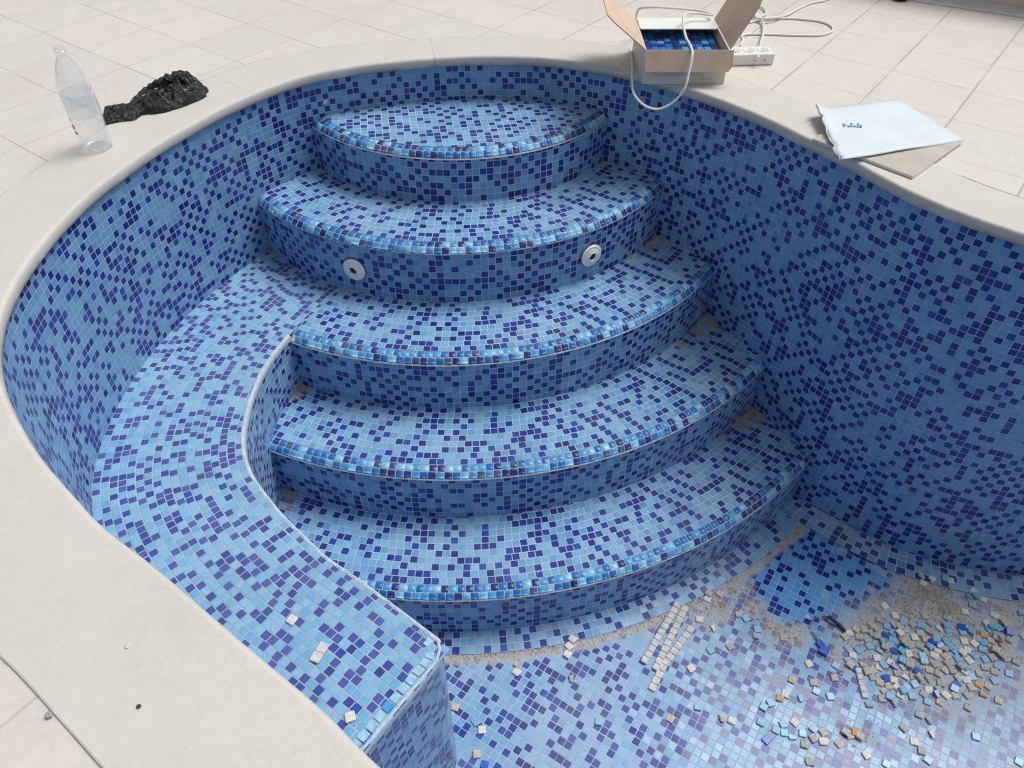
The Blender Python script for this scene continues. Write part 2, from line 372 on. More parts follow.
# deck sheet with the pool cut out of it
def ring_fill(name, outer, hole, z, mat, kind, label, cat):
    vs = [Vector((x, y, 0)) for x, y in outer]+[Vector((p.x, p.y, 0)) for p in hole]
    tris = tessellate_polygon([vs[:len(outer)], vs[len(outer):]])
    mb = MB(); mb.v = [(p.x, p.y, z) for p in vs]; mb.f = [tuple(t) for t in tris]; mb.uv = [[(0, 0)]*3]*len(tris); mb.m = [0]*len(tris)
    o = mb.build(name, mat); 
    bm = bmesh.new(); bm.from_mesh(o.data)
    for f in bm.faces:
        f.normal_update()
        if f.normal.z < 0: f.normal_flip()
    bm.to_mesh(o.data); bm.free()
    return tag(o, label, cat, None, kind)
def off(d): return [CURVE[i]+NORM[i]*(CW[i]+d+(.010*smooth01((CURVE[i].x-1.06)/.05) if d > -.01 else 0)) for i in range(NC)]
B_ = 60
OUT = [(-B_, -B_), (B_, -B_), (B_, B_), (-B_, B_)]
ring_fill('deck_paving', OUT, off(-.0006), DECK, M['deck'], 'structure', 'pale cream stone pavers laid on a diagonal grid round the pool', 'paving')
M['mortar'] = plain('bedding_mortar', (.12, .11, .095), .95, .25, 30)
ring_fill('ground', OUT, off(-.12), .018, M['mortar'], 'structure', 'grey mortar bed showing in the open joints of the paving', 'ground')

# coping swept along the rim
prof = [(.03, -.001), (.006, 0), (.001, .003), (0, .008), (.0000, .019), (.0008, .0262), (.0026, .0308), (.0056, .0336), (.0085, .0347), (.012, COP), (.12, COP), (1, COP), (1, .016)]
mb = MB()
def cop_pt(i, j):
    i %= NC; d, z = prof[j]; d = d*CW[i] if d == 1 else d
    q = CURVE[i]+NORM[i]*d; w = .0012*noise.noise((q.x*5, q.y*5, 3))+(.0008*noise.noise((q.x*40, q.y*40, 7)) if j < 9 else 0)
    return (q.x+NORM[i].x*w, q.y+NORM[i].y*w, z+(w if z > .03 else 0))
mb.grid(cop_pt, NC, len(prof)-1, lambda i, j: (i*DS, prof[j][0]))
cop = mb.build('pool_coping', M['coping'], smooth=True)
for q, f in enumerate(cop.data.polygons): f.use_smooth = q % (len(prof)-1) < 9
tag(cop, 'cream stone coping with a rounded lip round the curved pool rim', 'coping', None, 'structure')

# pool wall
mb = MB(); NZ = 16; ZB = ZF-.02
mb.grid(lambda i, j: wall_pt(i, .006+(ZB-.006)*j/NZ), NC, NZ, lambda i, j: (i*DS, .006+(ZB-.006)*j/NZ))
tag(mb.build('pool_wall', M['wall'], smooth=True), 'curved pool wall of light and navy blue mosaic tiles under the cream coping', 'pool wall')

# floor
loop = [wall_pt(i, ZF, -.01) for i in range(0, NC, 2)]
tris = tessellate_polygon([loop]); mb = MB()
ca, sa = math.cos(R(57.2)), math.sin(R(57.2))
fuv = lambda p: (p[0]*ca+p[1]*sa, -p[0]*sa+p[1]*ca)
for t in tris: mb.quad([loop[k] for k in t], [fuv(loop[k]) for k in t])
o = mb.build('pool_floor', M['floor'])
bm = bmesh.new(); bm.from_mesh(o.data)
for f in bm.faces:
    f.normal_update()
    if f.normal.z < 0: f.normal_flip()
bm.to_mesh(o.data); bm.free()
tag(o, 'dusty blue mosaic pool floor with the grid laid diagonally', 'pool floor', None, 'structure')

# ------------------------------------------------------------------ steps
CIRC = {1: (-.206, 3.059, .665), 2: (-.214, 3.021, .914), 3: (-.224, 2.991, 1.179), 4: (-.203, 2.989, 1.465), 5: (-.2, 2.944, 1.715)}
ANG = {1: (-168, -12), 2: (-150, -18), 3: (-115.72, -22), 4: (-121, -26), 5: (-112, -30)}
A1, A2 = R(9), R(48)
N1 = (P*math.cos(A1), P*math.sin(A1)); N2 = (P*math.cos(A2), P*math.sin(A2))
NW = N1[0]+N2[0]; NH = N1[1]+N2[1]
steps = empty('pool_steps', (-.2, 1.5, ZF), 0, 'flight of five curved mosaic steps with bright blue nosings in the pool corner', 'steps')
STEP0 = Vector((-.2, 1.5, ZF))
def rel(o): o.location = -STEP0; return o           # meshes are written in world metres
def pol(c, r, a, z): return Vector((c[0]+r*math.cos(a), c[1]+r*math.sin(a), z))
for k in range(1, 6):
    cx, cy, Rr = CIRC[k]; a0, a1 = R(ANG[k][0]), R(ANG[k][1])
    z = ZT[k]; zb = ZT.get(k+1, ZF)
    rt = Rr-NW
    mb = MB()
    # tread
    if k == 1:
        na, nr = 80, 8
        cs, sn = math.cos(R(-9)), math.sin(R(-9))
        f = lambda i, j: pol((cx, cy), .02+(rt-.02)*j/nr, a0+(a1-a0)*i/na, z)
        mb.grid(f, na, nr, lambda i, j: (f(i, j).x*cs-f(i, j).y*sn, f(i, j).x*sn+f(i, j).y*cs))
    else:
        pcx, pcy, pR = CIRC[k-1]
        ri = pR-.06-abs(pcy-cy); t0 = R(-126) if k == 5 else a0; drift = 0.; j = 0
        while rt-j*P > ri:
            r1 = rt-j*P; r0 = r1-P; rm = (r0+r1)/2; na = 110; drift += rnd.uniform(-.006, .006)
            for i in range(na):
                u0, u1 = t0+(a1-t0)*i/na, t0+(a1-t0)*(i+1)/na
                pts = [pol((cx, cy), r0, u0, z), pol((cx, cy), r1, u0, z), pol((cx, cy), r1, u1, z), pol((cx, cy), r0, u1, z)]
                mb.quad(pts, [(10+(u+1.6)*rm+drift, 1-j*P-(P if rr_ == r0 else 0)) for rr_, u in ((r0, u0), (r1, u0), (r1, u1), (r0, u1))])
            j += 1
    # riser
    n = 120; zt = z-NH+.002; e0 = R(-122) if k == 3 else a0
    mb.grid(lambda i, j: pol((cx, cy), Rr-.002, e0+(a1-e0)*i/n, zt+(zb-.005-zt)*j/4), n, 4,
            lambda i, j: ((e0+(a1-e0)*i/n)*Rr, zt+(zb-.005-zt)*j/4-zb), m=1)
    st = rel(mb.build('step', [M['tread'], M['riser']], steps))
    # nosing: two rows of crowned glass tiles on a grout bed
    nb = MB(); seg = 100
    bed = [(rt-.001, z-.0012), (rt+N1[0], z-N1[1]-.0012), (Rr-.001, z-NH-.0012), (Rr+.0006, z-NH-.0008), (Rr+.0009, z-NH-.0048), (Rr-.004, z-NH-.0056)]
    nb.grid(lambda i, j: pol((cx, cy), bed[j][0], a0+(a1-a0)*i/seg, bed[j][1]), seg, len(bed)-1)
    for row, (ra, za, rb, zb2) in enumerate(((rt, z, rt+N1[0], z-N1[1]), (rt+N1[0], z-N1[1], Rr, z-NH))):
        pitch = P*1.04; nt = int((a1-a0)*Rr/pitch); off0 = rnd.random()*.6
        nx, nz_ = (za-zb2), (rb-ra); ln = math.hypot(nx, nz_); nx, nz_ = nx/ln, nz_/ln
        for t in range(nt):
            gap = .045
            u0 = a0+(t+off0+gap+rnd.uniform(-.02, .02))*pitch/Rr; u1 = a0+(t+1+off0-gap+rnd.uniform(-.02, .02))*pitch/Rr
            if u1 > a1: continue
            w = rnd.random(); m = 1 if w < .24 else 2 if w < .50 else 3 if w < .78 else 4 if w < .96 else 5
            lift = rnd.uniform(.0005, .0012); tl = rnd.uniform(-.0012, .0012); tl2 = rnd.uniform(-.0010, .0010)
            def tp(su, sv, h, du=0):
                u = u0+(u1-u0)*su; r_ = ra+(rb-ra)*sv; zz = za+(zb2-za)*sv
                h2 = h+(tl*(su-.5)+tl2*(sv-.5))*2*(h > 0)
                return pol((cx, cy), r_+nx*h2, u, zz+nz_*h2)
            S = (.0, .1, .5, .9, 1.); V_ = (.05, .14, .5, .86, .95)
            n0 = len(nb.v)
            for a_ in range(5):
                for b_ in range(5):
                    e = (a_ in (0, 4)) + (b_ in (0, 4)); c_ = (a_ == 2)+(b_ == 2)
                    su, sv = S[a_], V_[b_]
                    if e == 2: su = .035 if a_ == 0 else .965; sv = .095 if b_ == 0 else .905
                    h = -.0012 if e else lift*(.82 if c_ == 0 else .95 if c_ == 1 else 1.05)
                    nb.v.append(tuple(tp(su, sv, h)))
            for a_ in range(4):
                for b_ in range(4):
                    q = n0+a_*5+b_
                    nb.f.append((q, q+1, q+6, q+5)); nb.uv.append([(0, 0)]*4); nb.m.append(m)
    o = nb.build('nosing', NOSE, st, smooth=True)
    bm = bmesh.new(); bm.from_mesh(o.data); bmesh.ops.recalc_face_normals(bm, faces=bm.faces)
    for f in bm.faces:
        f.normal_update()
        if f.normal.z < -.2: f.normal_flip()
    bm.to_mesh(o.data); bm.free()

# water inlets in the second riser
M['abs'] = plain('white_fitting', (.90, .88, .85), .35, .05, 80)
M['hole'] = plain('inlet_hole', (.012, .012, .012), .6)
M['putty'] = plain('dark_putty', (.10, .10, .14), .9, .3, 80)
for (x, y, z), lab in (((-.538, 2.170, -.438), None), ((.274, 2.252, -.438), None)):
    c = Vector((CIRC[2][0], CIRC[2][1], z)); d = (Vector((x, y, z))-c).normalized()
    mb = MB()
    lathe(mb, [(.040, -.004), (.0405, .001), (.040, .0015)], 48, 1)
    lathe(mb, [(.038, 0), (.0385, .004), (.036, .0068), (.033, .0075), (.030, .0068), (.0285, .0072), (.026, .0085), (.020, .0105)], 48)
    lathe(mb, [(.020, .0105), (.0175, .0100), (.0165, .0135), (.0145, .0142), (.0130, .0125), (.0125, .002), (.0, .001)], 48)
    o = mb.build('water_inlet', [M['abs'], M['putty']], steps, smooth=True)
    o.rotation_mode = 'QUATERNION'; o.rotation_quaternion = d.to_track_quat('Z', 'X')
    o.location = c+d*(CIRC[2][2]+.001)-STEP0
    o.scale = (1.1, 1.1, 1.1)
    hb = MB(); lathe(hb, [(.0128, .0060), (.0, .0060)], 24)
    hb.build('nozzle_hole', M['hole'], o)
    for q in range(4):
        a = q*math.pi/2+.6; sb = MB(); lathe(sb, [(.0022, .0), (.0022, .0020), (.0, .0022)], 8)
        q_ = sb.build('screw', M['abs'], o, smooth=True); q_.location = (.0315*math.cos(a), .0315*math.sin(a), .0068)

# ------------------------------------------------------------------ bench
bench = empty('pool_bench', (-.8, 1.4, ZF), 0, 'curved mosaic bench along the left pool wall with a pale tile edge', 'bench')
B0 = Vector((-.8, 1.4, ZF))
i_end = near_index(-.36, .53)
i_up = near_index(-.80, 2.56)
tipc = Vector((CIRC[3][0], CIRC[3][1], 0)); tip = Vector((-.733, 1.935, 0)); tdir = (tip-tipc).normalized(); tn = Vector((-tdir.y, tdir.x, 0))
i_tip = near_index(-1.078, 2.072)
def bw(i):                                            # bench width from the wall
    t = (i-i_tip)/max(1, (i_end-i_tip)); return .383+.022*smooth01(t/.45)-.008*smooth01((t-.6)/.4)
def bpt(i, d, z): return wall_pt(i, z, d)
mb = MB(); ZBn = ZT[3]
nrow = 17; PB = P*.888
ROWW = []
rows = []
for r_ in range(nrow+2):
    u = rnd.random()*PB
    for i in range(i_up, i_end):
        ex_ = .05 if bpt(i+1, bw(i), 0).y > 1.922 else 0
        w0 = bw(i)-.006+ex_; w1 = bw(i+1)-.006+ex_
        f0, f1 = r_*PB, (r_+1)*PB
        a0_, a1_ = min(f0, w0), min(f1, w0); b0_, b1_ = min(f0, w1), min(f1, w1)
        pts = [bpt(i, a0_, ZBn), bpt(i, a1_, ZBn), bpt(i+1, b1_, ZBn), bpt(i+1, b0_, ZBn)]
        du = ((pts[3]-pts[0]).length+(pts[2]-pts[1]).length)/2
        if a1_-a0_ > 1e-4:
            mb.quad(pts, [(u+r_*1.0, a0_), (u+r_*1.0, a1_), (u+du+r_*1.0, b1_), (u+du+r_*1.0, b0_)])
        u += du
top = mb.build('bench_top', M['bench'], bench); top.location = -B0
bm = bmesh.new(); bm.from_mesh(top.data)
g = [f for f in bm.faces if f.calc_center_median().y > 1.90]
geom = g+list({e for f in g for e in f.edges})+list({v for f in g for v in f.verts})
bmesh.ops.bisect_plane(bm, geom=geom, plane_co=(tip.x, tip.y, ZBn), plane_no=tn, clear_outer=True, clear_inner=False)
for f in bm.faces:
    f.normal_update()
    if f.normal.z < 0: f.normal_flip()
bm.to_mesh(top.data); bm.free()
# inner edge path: down along the wall offset, then the clipped corner and the end face
edge = [bpt(i, bw(i), 0) for i in range(i_up, i_end+1)]
edge = [tip]+[p for p in edge if p.y < 1.915]
corner = edge[-1]
te = (edge[-1]-edge[-4]).normalized(); ne = NORM[i_end]*1.0
edge = [p for p in edge if (p-corner).length > .035]
endp = wall_pt(i_end, 0, -.02)
edge += [corner-te*.034]
edge += [(corner-te*.012+ne*.014), (corner+ne*.040)]
ne_path = edge+[corner.lerp(endp, t) for t in (.3, .5, .7, 1.)]
path = []
for a, b in zip(ne_path, ne_path[1:]):
    n_ = max(1, int((b-a).length/.02))
    path += [a.lerp(b, q/n_) for q in range(n_)]
path.append(ne_path[-1])
for _ in range(1): path = [path[0]]+[(path[i-1]+path[i]*4+path[i+1])/6 for i in range(1, len(path)-1)]+[path[-1]]
# outward direction of the bench edge (away from the bench body)
EN = []
for i in range(len(path)):
    t = (path[min(i+1, len(path)-1)]-path[max(i-1, 0)]).normalized(); EN.append(Vector((-t.y, t.x, 0)))
if EN[8].x < 0: EN = [-e for e in EN]
PL = [0]
for a, b in zip(path, path[1:]): PL.append(PL[-1]+(b-a).length)
fb = MB(); start = path[0]-tdir*.0+(path[0]-path[1]).normalized()*.06
fpath = [start]+path; fPL = [-.06]+PL
zt_ = ZBn-.014
fb.grid(lambda i, j: (fpath[i].x, fpath[i].y, zt_+(ZF-.01-zt_)*j/6), len(fpath)-1, 6, lambda i, j: (fPL[i], zt_+(ZF-.01-zt_)*j/6))
o = fb.build('bench_face', M['bface'], bench); o.location = -B0
bm = bmesh.new(); bm.from_mesh(o.data); bmesh.ops.recalc_face_normals(bm, faces=bm.faces); bm.to_mesh(o.data); bm.free()
M['edge_pale'] = plain('pale_edge_tile', (.33, .54, .70), .3, .16, 60)
M['edge_grout'] = plain('white_edge_grout', (.46, .54, .60), .75, .14, 90, .0006, 300)
tb = MB()
inn = .007
def ep(i, d, z): q = path[i]+EN[i]*d; return (q.x, q.y, z)
pr = [(-inn-.003, ZBn+.0004), (-inn, ZBn+.0012), (-.0035, ZBn+.0002), (-.0004, ZBn-.003), (.0012, ZBn-.0095), (.0010, ZBn-.020), (-.001, ZBn-.021)]
tb.grid(lambda i, j: ep(i, pr[j][0]+.0007*noise.noise((PL[i]*40, j*.9, 1)), pr[j][1]+.0007*noise.noise((PL[i]*50, j*.7, 5))), len(path)-1, len(pr)-1, m=0)
# pale tiles set in the edge: a narrow strip on the curve, wider ones round the end
Ltot = PL[-1]; s = 0.
def on_path(s_):
    s_ = min(max(s_, 0), Ltot-1e-6)
    k = max(i for i in range(len(PL)) if PL[i] <= s_); k = min(k, len(path)-2)
    t = (s_-PL[k])/(PL[k+1]-PL[k]); return path[k].lerp(path[k+1], t), EN[k].lerp(EN[k+1], t).normalized()
Lend = Ltot-(endp-corner).length-.05
while s < Ltot-.02:
    wide = s > Lend
    ln = P*.9 if wide else P*.86
    p0, e0_ = on_path(s+.001); p1, e1_ = on_path(s+ln)
    rows_ = [((-.034, ZBn+.0018), (-.014, ZBn+.0026)), ((-.0125, ZBn+.0018), (.0012, ZBn-.012))] if wide else [((-.0065, ZBn+.0021), (.0006, ZBn-.0058))]
    if e0_.dot(e1_) < .96: s += P*.5; continue
    for (d0, z0), (d1, z1) in rows_:
        if not wide and rnd.random() < .25: continue
        j = rnd.uniform(-.0006, .0006)
        tb.quad([(p0+e0_*d0)+Vector((0, 0, z0+j)), (p0+e0_*d1)+Vector((0, 0, z1+j)), (p1+e1_*d1)+Vector((0, 0, z1-j)), (p1+e1_*d0)+Vector((0, 0, z0-j))], m=rnd.choice((1, 1, 1, 2)) if wide else rnd.choice((1, 1, 0)))
    s += ln+.0025
o = tb.build('edge_trim', [M['edge_grout'], M['edge_pale'], M['n_sky']], bench); o.location = -B0
bm = bmesh.new(); bm.from_mesh(o.data)
for f in bm.faces:
    f.normal_update()
    if f.normal.z < -.05: f.normal_flip()
bm.to_mesh(o.data); bm.free()

# ------------------------------------------------------------------ floor borders (tile strips along the feet of steps, wall and bench end)
mb = MB(); n = 90; a0, a1 = R(-101), R(-36)
mb.grid(lambda i, j: pol(ARC5[:2], ARC5[2]-.004+(.004+3.1*P)*j/2, a0+(a1-a0)*i/n, ZF+.0035-.0005*(j == 2)), n, 2,
        lambda i, j: ((a0+(a1-a0)*i/n)*1.74, (-.004, .0375, 3*P)[j]))
i0, i1 = near_index(2.4, 1.43), near_index(1.0, 2.0)
i0 = 0
mb.grid(lambda i, j: wall_pt(i0+i, ZF+.0040, .012*0-.01+(.01+4.05*P)*j/2), i1-i0, 2, lambda i, j: ((i0+i)*DS, 3+(-.01, 2*P, 4*P)[j]))
j0 = len(path)-int(.30/.02); 
bp0, bp1 = corner+ne*.05, corner.lerp(endp, 1.)
bd = (bp1-bp0).normalized(); bn = Vector((-bd.y, bd.x, 0))
if bn.x < 0: bn = -bn
mb.quad([(bp0+bd*.0)+Vector((0, 0, ZF+.0045)), (bp0+bn*3*P)+Vector((0, 0, ZF+.0042)), (bp1+bn*3*P)+Vector((0, 0, ZF+.0042)), bp1+Vector((0, 0, ZF+.0045))],
        [(7, 0), (7, 3*P), (7+(bp1-bp0).length, 3*P), (7+(bp1-bp0).length, 0)])
o = mb.build('floor_border', M['border'])
bm = bmesh.new(); bm.from_mesh(o.data)
for f in bm.faces:
    f.normal_update()
    if f.normal.z < 0: f.normal_flip()
bm.to_mesh(o.data); bm.free()
tag(o, 'strip of square mosaic rows edging the pool floor along steps and wall', 'floor border', None, 'structure')

# ------------------------------------------------------------------ dirt (crumbs)
M['crumb'] = plain('dirt_crumbs', (.42, .36, .30), .95, .45, 900)
mb = MB()
def crumb(x, y, z, s):
    n0 = len(mb.v); rot = rnd.random()*6.28
    pts = []
    for k in range(4):
        a = rot+k*1.571+rnd.uniform(-.4, .4); pts.append((x+s*math.cos(a)*rnd.uniform(.6, 1.1), y+s*math.sin(a)*rnd.uniform(.6, 1.1), z-.0003))
    mb.v += pts+[(x+rnd.uniform(-.3, .3)*s, y+rnd.uniform(-.3, .3)*s, z+s*rnd.uniform(.5, 1.1))]
    for k in range(4):
        mb.f.append((n0+k, n0+(k+1) % 4, n0+4)); mb.uv.append([(0, 0)]*3); mb.m.append(0)
for (x, y, r_, s_) in DIRT:
    for _ in range(int(2600*r_*r_*10*(1.9 if s_ < .09 else .4))):
        a = rnd.random()*6.28; q = abs(rnd.gauss(0, .55))*(r_+.02)
        crumb(x+q*math.cos(a), y+q*math.sin(a), ZF, rnd.choice((.002, .0025, .003, .004, .006)))
for _ in range(520):                                   # seam in front of the step border
    a = R(rnd.uniform(-98, -57)); q = ARC5[2]+3.1*P+abs(rnd.gauss(0, .014))
    p = pol(ARC5[:2], q, a, ZF); crumb(p.x, p.y, ZF, rnd.choice((.002, .003, .0035, .005)))
def corner_dirt(k, side, n, spread):                   # rubble left where a riser, a tread and the wall meet
    cx, cy, Rr = CIRC[k-1]; z = ZT.get(k, ZF)
    for _ in range(n):
        best = None
        for __ in range(1):
            t = abs(rnd.gauss(0, spread))
            # walk along the riser from the corner
            a = CORN[(k, side)]+(t/Rr)*(1 if side == 'L' else -1)
            p = pol((cx, cy), Rr+abs(rnd.gauss(0, .010)), a, z)
        crumb(p.x, p.y, z, rnd.choice((.002, .0025, .003, .004)))
CORN = {}
for k in (2, 3, 4, 5, 6):
    cx, cy, Rr = CIRC[k-1]; z = ZT.get(k, ZF)
    for side in 'LR':
        best = None
        for s_ in range(400):
            a = R(-90)+(R(90)*s_/400)*(-1 if side == 'L' else 1)
            p = pol((cx, cy), Rr, a, z); i = near_index(p.x, p.y)
            if (p-wall_pt(i, z)).dot(NORM[i]) > -.004: best = a; break
        CORN[(k, side)] = best
CORN[(4, 'L')] = math.atan2(1.935-CIRC[3][1], -.733-CIRC[3][0]); CORN[(5, 'L')] = math.atan2(1.655-CIRC[4][1], -.787-CIRC[4][0])
for k, s_, n, sp in ((2, 'L', 30, .02), (2, 'R', 60, .04), (3, 'L', 90, .05), (3, 'R', 170, .07), (4, 'R', 150, .07), (5, 'R', 170, .08), (6, 'R', 120, .07), (4, 'L', 130, .035), (5, 'L', 100, .03)):
    if CORN.get((k, s_)) is not None: corner_dirt(k, s_, n, sp)
tag(mb.build('dirt', M['crumb']), 'brown mortar dirt and crumbs swept into seams and a pile on the floor', 'dirt', None, 'stuff')
# thin mortar fillets in those corners
# ------------------------------------------------------------------ loose mosaic tiles
LM = {'W': plain('tile_back_white', (.64, .62, .575), .6, .12, 90), 'C': plain('tile_back_cream', (.49, .45, .385), .75, .2, 90),
      'G': plain('tile_back_grey', (.39, .40, .39), .8, .2, 90), 'O': plain('tile_back_tan', (.50, .34, .20), .75, .2, 90),
      'L': plain('loose_light_blue', (.22, .43, .66), .3, .15, 90), 'T': plain('loose_turquoise', (.16, .42, .56), .3, .15, 90),
      'B': plain('loose_deep_blue', (.03, .11, .48), .22, .2, 90)}
def tile_bm(mb, c, s, th, rz, m=0):
    """one pillow-topped square chip"""
    n0 = len(mb.v); cs, sn = math.cos(rz), math.sin(rz)
    rings = [(.80, 0), (1., .25), (1., .6), (.86, 1.)]
    for k_, (q, h) in enumerate(rings):
        for dx, dy in ((-1, -.8), (-.8, -1), (.8, -1), (1, -.8), (1, .8), (.8, 1), (-.8, 1), (-1, .8)):
            x, y = dx*q*s/2, dy*q*s/2
            mb.v.append((c[0]+x*cs-y*sn, c[1]+x*sn+y*cs, c[2]+h*th))
    for k_ in range(3):
        for e in range(8):
            a = n0+k_*8+e; b = n0+k_*8+(e+1) % 8
            mb.f.append((a, b, b+8, a+8)); mb.uv.append([(0, 0)]*4); mb.m.append(m)
    mb.f.append(tuple(n0+24+e for e in range(8))); mb.uv.append([(0, 0)]*8); mb.m.append(m)
    mb.f.append(tuple(n0+7-e for e in range(8))); mb.uv.append([(0, 0)]*8); mb.m.append(m)
PROTO = {}
for key in LM:
    PROTO[key] = []
    for v_ in range(4):
        mb = MB(); tile_bm(mb, (0, 0, 0), .0232*(1, .96, 1.02, .98)[v_], .0040+.0006*v_, 0)
        if key in 'WCG':                              # uneven remains of adhesive on the back
            mb.v = [(x+rnd.uniform(-.0008, .0008), y+rnd.uniform(-.0008, .0008), z+(rnd.uniform(-.001, .0014) if z > .004 else 0)) for x, y, z in mb.v]
        if v_ == 3:                                   # a chip snapped across
            mb.v = [(min(x, .002+.35*y), y, z) for x, y, z in mb.v]
        me_o = mb.build('loose_tile', LM[key]); PROTO[key].append(me_o.data); bpy.data.objects.remove(me_o)
CN = {'W': 'white', 'C': 'cream', 'G': 'grey', 'O': 'tan', 'L': 'light blue', 'T': 'turquoise', 'B': 'deep blue'}
PLACED = []
def put(key, x, y, z, label, group, lift=None):
    o = bpy.data.objects.new('loose_tile', PROTO[key][rnd.choice((0, 0, 1, 1, 2, 2, 3))]); COL.objects.link(o)
    over = sum(1 for (a, b, c) in PLACED if (a-x)**2+(b-y)**2 < .021**2)
    zz = z+.001+(.0052*min(over, 2) if lift is None else lift)
    o.location = (x, y, zz)
    t = .05 if not over else .16
    o.rotation_euler = (rnd.uniform(-t, t), rnd.uniform(-t, t), rnd.random()*1.57)
    PLACED.append((x, y, zz)); return tag(o, label, 'mosaic tile', group)
HG = 'loose mosaic tiles in the heap on the pool floor'
# heap outline and the positions inside it
HEAPPX = [(868, 622), (895, 615), (915, 620), (948, 626), (985, 628), (1012, 640), (1008, 662), (1014, 680), (980, 694), (950, 700), (928, 707), (900, 700), (880, 690), (866, 676), (850, 668), (842, 650), (846, 632)]
HP = [fl(*q) for q in HEAPPX]
def inside(x, y, poly):
    c = False; j = len(poly)-1
    for i in range(len(poly)):
        xi, yi = poly[i]; xj, yj = poly[j]
        if (yi > y) != (yj > y) and x < (xj-xi)*(y-yi)/(yj-yi)+xi: c = not c
        j = i
    return c
xs = [p[0] for p in HP]; ys = [p[1] for p in HP]
cand = []; tries = 0; hx, hy = fl(925, 660)
while len(cand) < 160 and tries < 6000:
    tries += 1
    x, y = rnd.uniform(min(xs), max(xs)), rnd.uniform(min(ys), max(ys))
    if not inside(x, y, HP): continue
    md = min([math.hypot(x-a, y-b) for a, b in cand] or [9])
    core_ = math.exp(-((x-hx)**2+(y-hy)**2)/.035)
    if rnd.random() > .30+.8*core_: continue
    if md > .0225 or (md > .014 and rnd.random() < .16*core_): cand.append((x, y))
for x, y in cand:
    w = rnd.random()
    key = 'W' if w < .17 else 'C' if w < .35 else 'G' if w < .63 else 'L' if w < .85 else 'T' if w < .90 else 'B' if w < .975 else 'O'
    put(key, x, y, ZF, f'{CN[key]} loose mosaic tile lying in the big heap on the pool floor', f'{CN[key]} tiles in the heap')
def many(txt, ox, oy, sc, label, group):
    for it in txt.split():
        a, b, key = it.split(','); x, y = fl(ox+float(a)/sc, oy+float(b)/sc)
        put(key, x, y, ZF, label.replace('%', CN[key]), group.replace('%', CN[key]))
# strays between heap and right wall border
many('340,105,W 290,130,W 440,115,W 410,108,T 285,88,C', 870, 560, 5.487, '% loose tile on the brown dirt pile below the right pool wall', '% tiles on the dirt pile')
many('570,175,W 545,200,T 580,205,T 620,218,W 520,285,W 560,250,G 300,310,C 420,318,G', 870, 560, 5.487, '% loose tile on dust between the dirt pile and right wall', '% tiles beyond the dirt pile')
many('680,305,W 640,350,W 665,372,T 700,378,T 740,388,B 760,400,B 720,325,C 735,350,C 690,430,G 720,440,G 680,500,C 720,530,G 830,290,L 800,560,G 840,420,C', 870, 560, 5.487, '% loose tile scattered at the right side of the heap', '% tiles right of the heap')
many('80,255,W', 870, 560, 5.487, '% lone tile on the dusty floor left of the brown dirt pile', '% tile left of the dirt')
# strays left of and in front of the heap
many('248,87,W 340,138,C 345,92,L 395,92,C 300,485,G', 740, 640, 3.606, '% loose tile lying on floor left of the short grey strip in the heap', '% tiles left of the heap')
many('188,145,C 163,195,W 143,210,O 265,155,C 275,185,L 325,205,L 110,228,L 85,243,T 222,212,L', 740, 640, 3.606, '% loose tile on the bare floor well left of the heap', '% tiles on the bare floor')
many('75,297,T 130,325,T 160,335,T 187,347,T 155,305,L 197,297,W 225,338,L 265,322,L 263,355,G 300,335,C 300,367,W 232,378,G 250,440,G 95,362,B 357,375,C 395,345,C 415,335,O 380,335,C 430,350,C', 740, 640, 3.606, '% loose tile in the small scatter at the front of the floor', '% tiles in the front scatter')
many('455,415,W 527,448,L 590,318,G 627,367,W 697,342,W 655,402,G 677,433,L 850,350,L 1005,440,T 645,270,G 685,290,G 822,245,G 877,195,O 932,220,C 465,232,G 512,212,G 537,207,L 560,228,G', 740, 640, 3.606, '% stray tile on dusty floor in front of the heap', '% tiles in front of the heap')
many('690,153,W 728,175,W 668,278,W 718,232,T 768,222,G 685,377,T', 430, 560, 2.56, '% loose tile beside the three long grey tile strips', '% tiles beside the strips')
many('710,100,W 713,88,C 742,88,C 835,195,G 905,200,G 808,150,L 790,140,C 838,178,L', 430, 560, 2.56, '% loose tile in the dirt seam near the lowest step corner', '% tiles in the dirt seam')
many('365,203,W 356,222,W 352,242,W', 430, 560, 2.56, 'white loose tile in a row of three at the seam below the last step', 'row of three white tiles')
many('222,288,W 225,268,C', 430, 560, 2.56, '% one of two tiles touching at the seam near the bench corner', '% tile by the bench seam')
many('365,305,G', 430, 560, 2.56, '% tile alone on the floor in front of the lowest step', '% lone tile')
many('65,378,C 133,435,W 118,415,T 120,498,C 140,525,B', 430, 560, 2.56, '% loose tile on the floor along the foot of the bench end', '% tiles by the bench foot')
many('432,415,L 615,407,C', 430, 560, 2.56, '% lone tile in the middle of the clean floor grid', '% tile mid floor')
many('750,405,C 773,412,W', 430, 560, 2.56, '% one of a pair of tiles in the middle of the floor', '% tile of the pair')
def benchput(key, px, py, label):
    p = at(px, py, ZT[3]+.003); return put(key, p.x, p.y, ZT[3]+.0005, label, None, .0)
benchput('W', 292, 620, 'white loose tile alone on the bench top above the tile pair')
benchput('W', 350, 717, 'white broken tile at the near end of the bench by the coping')

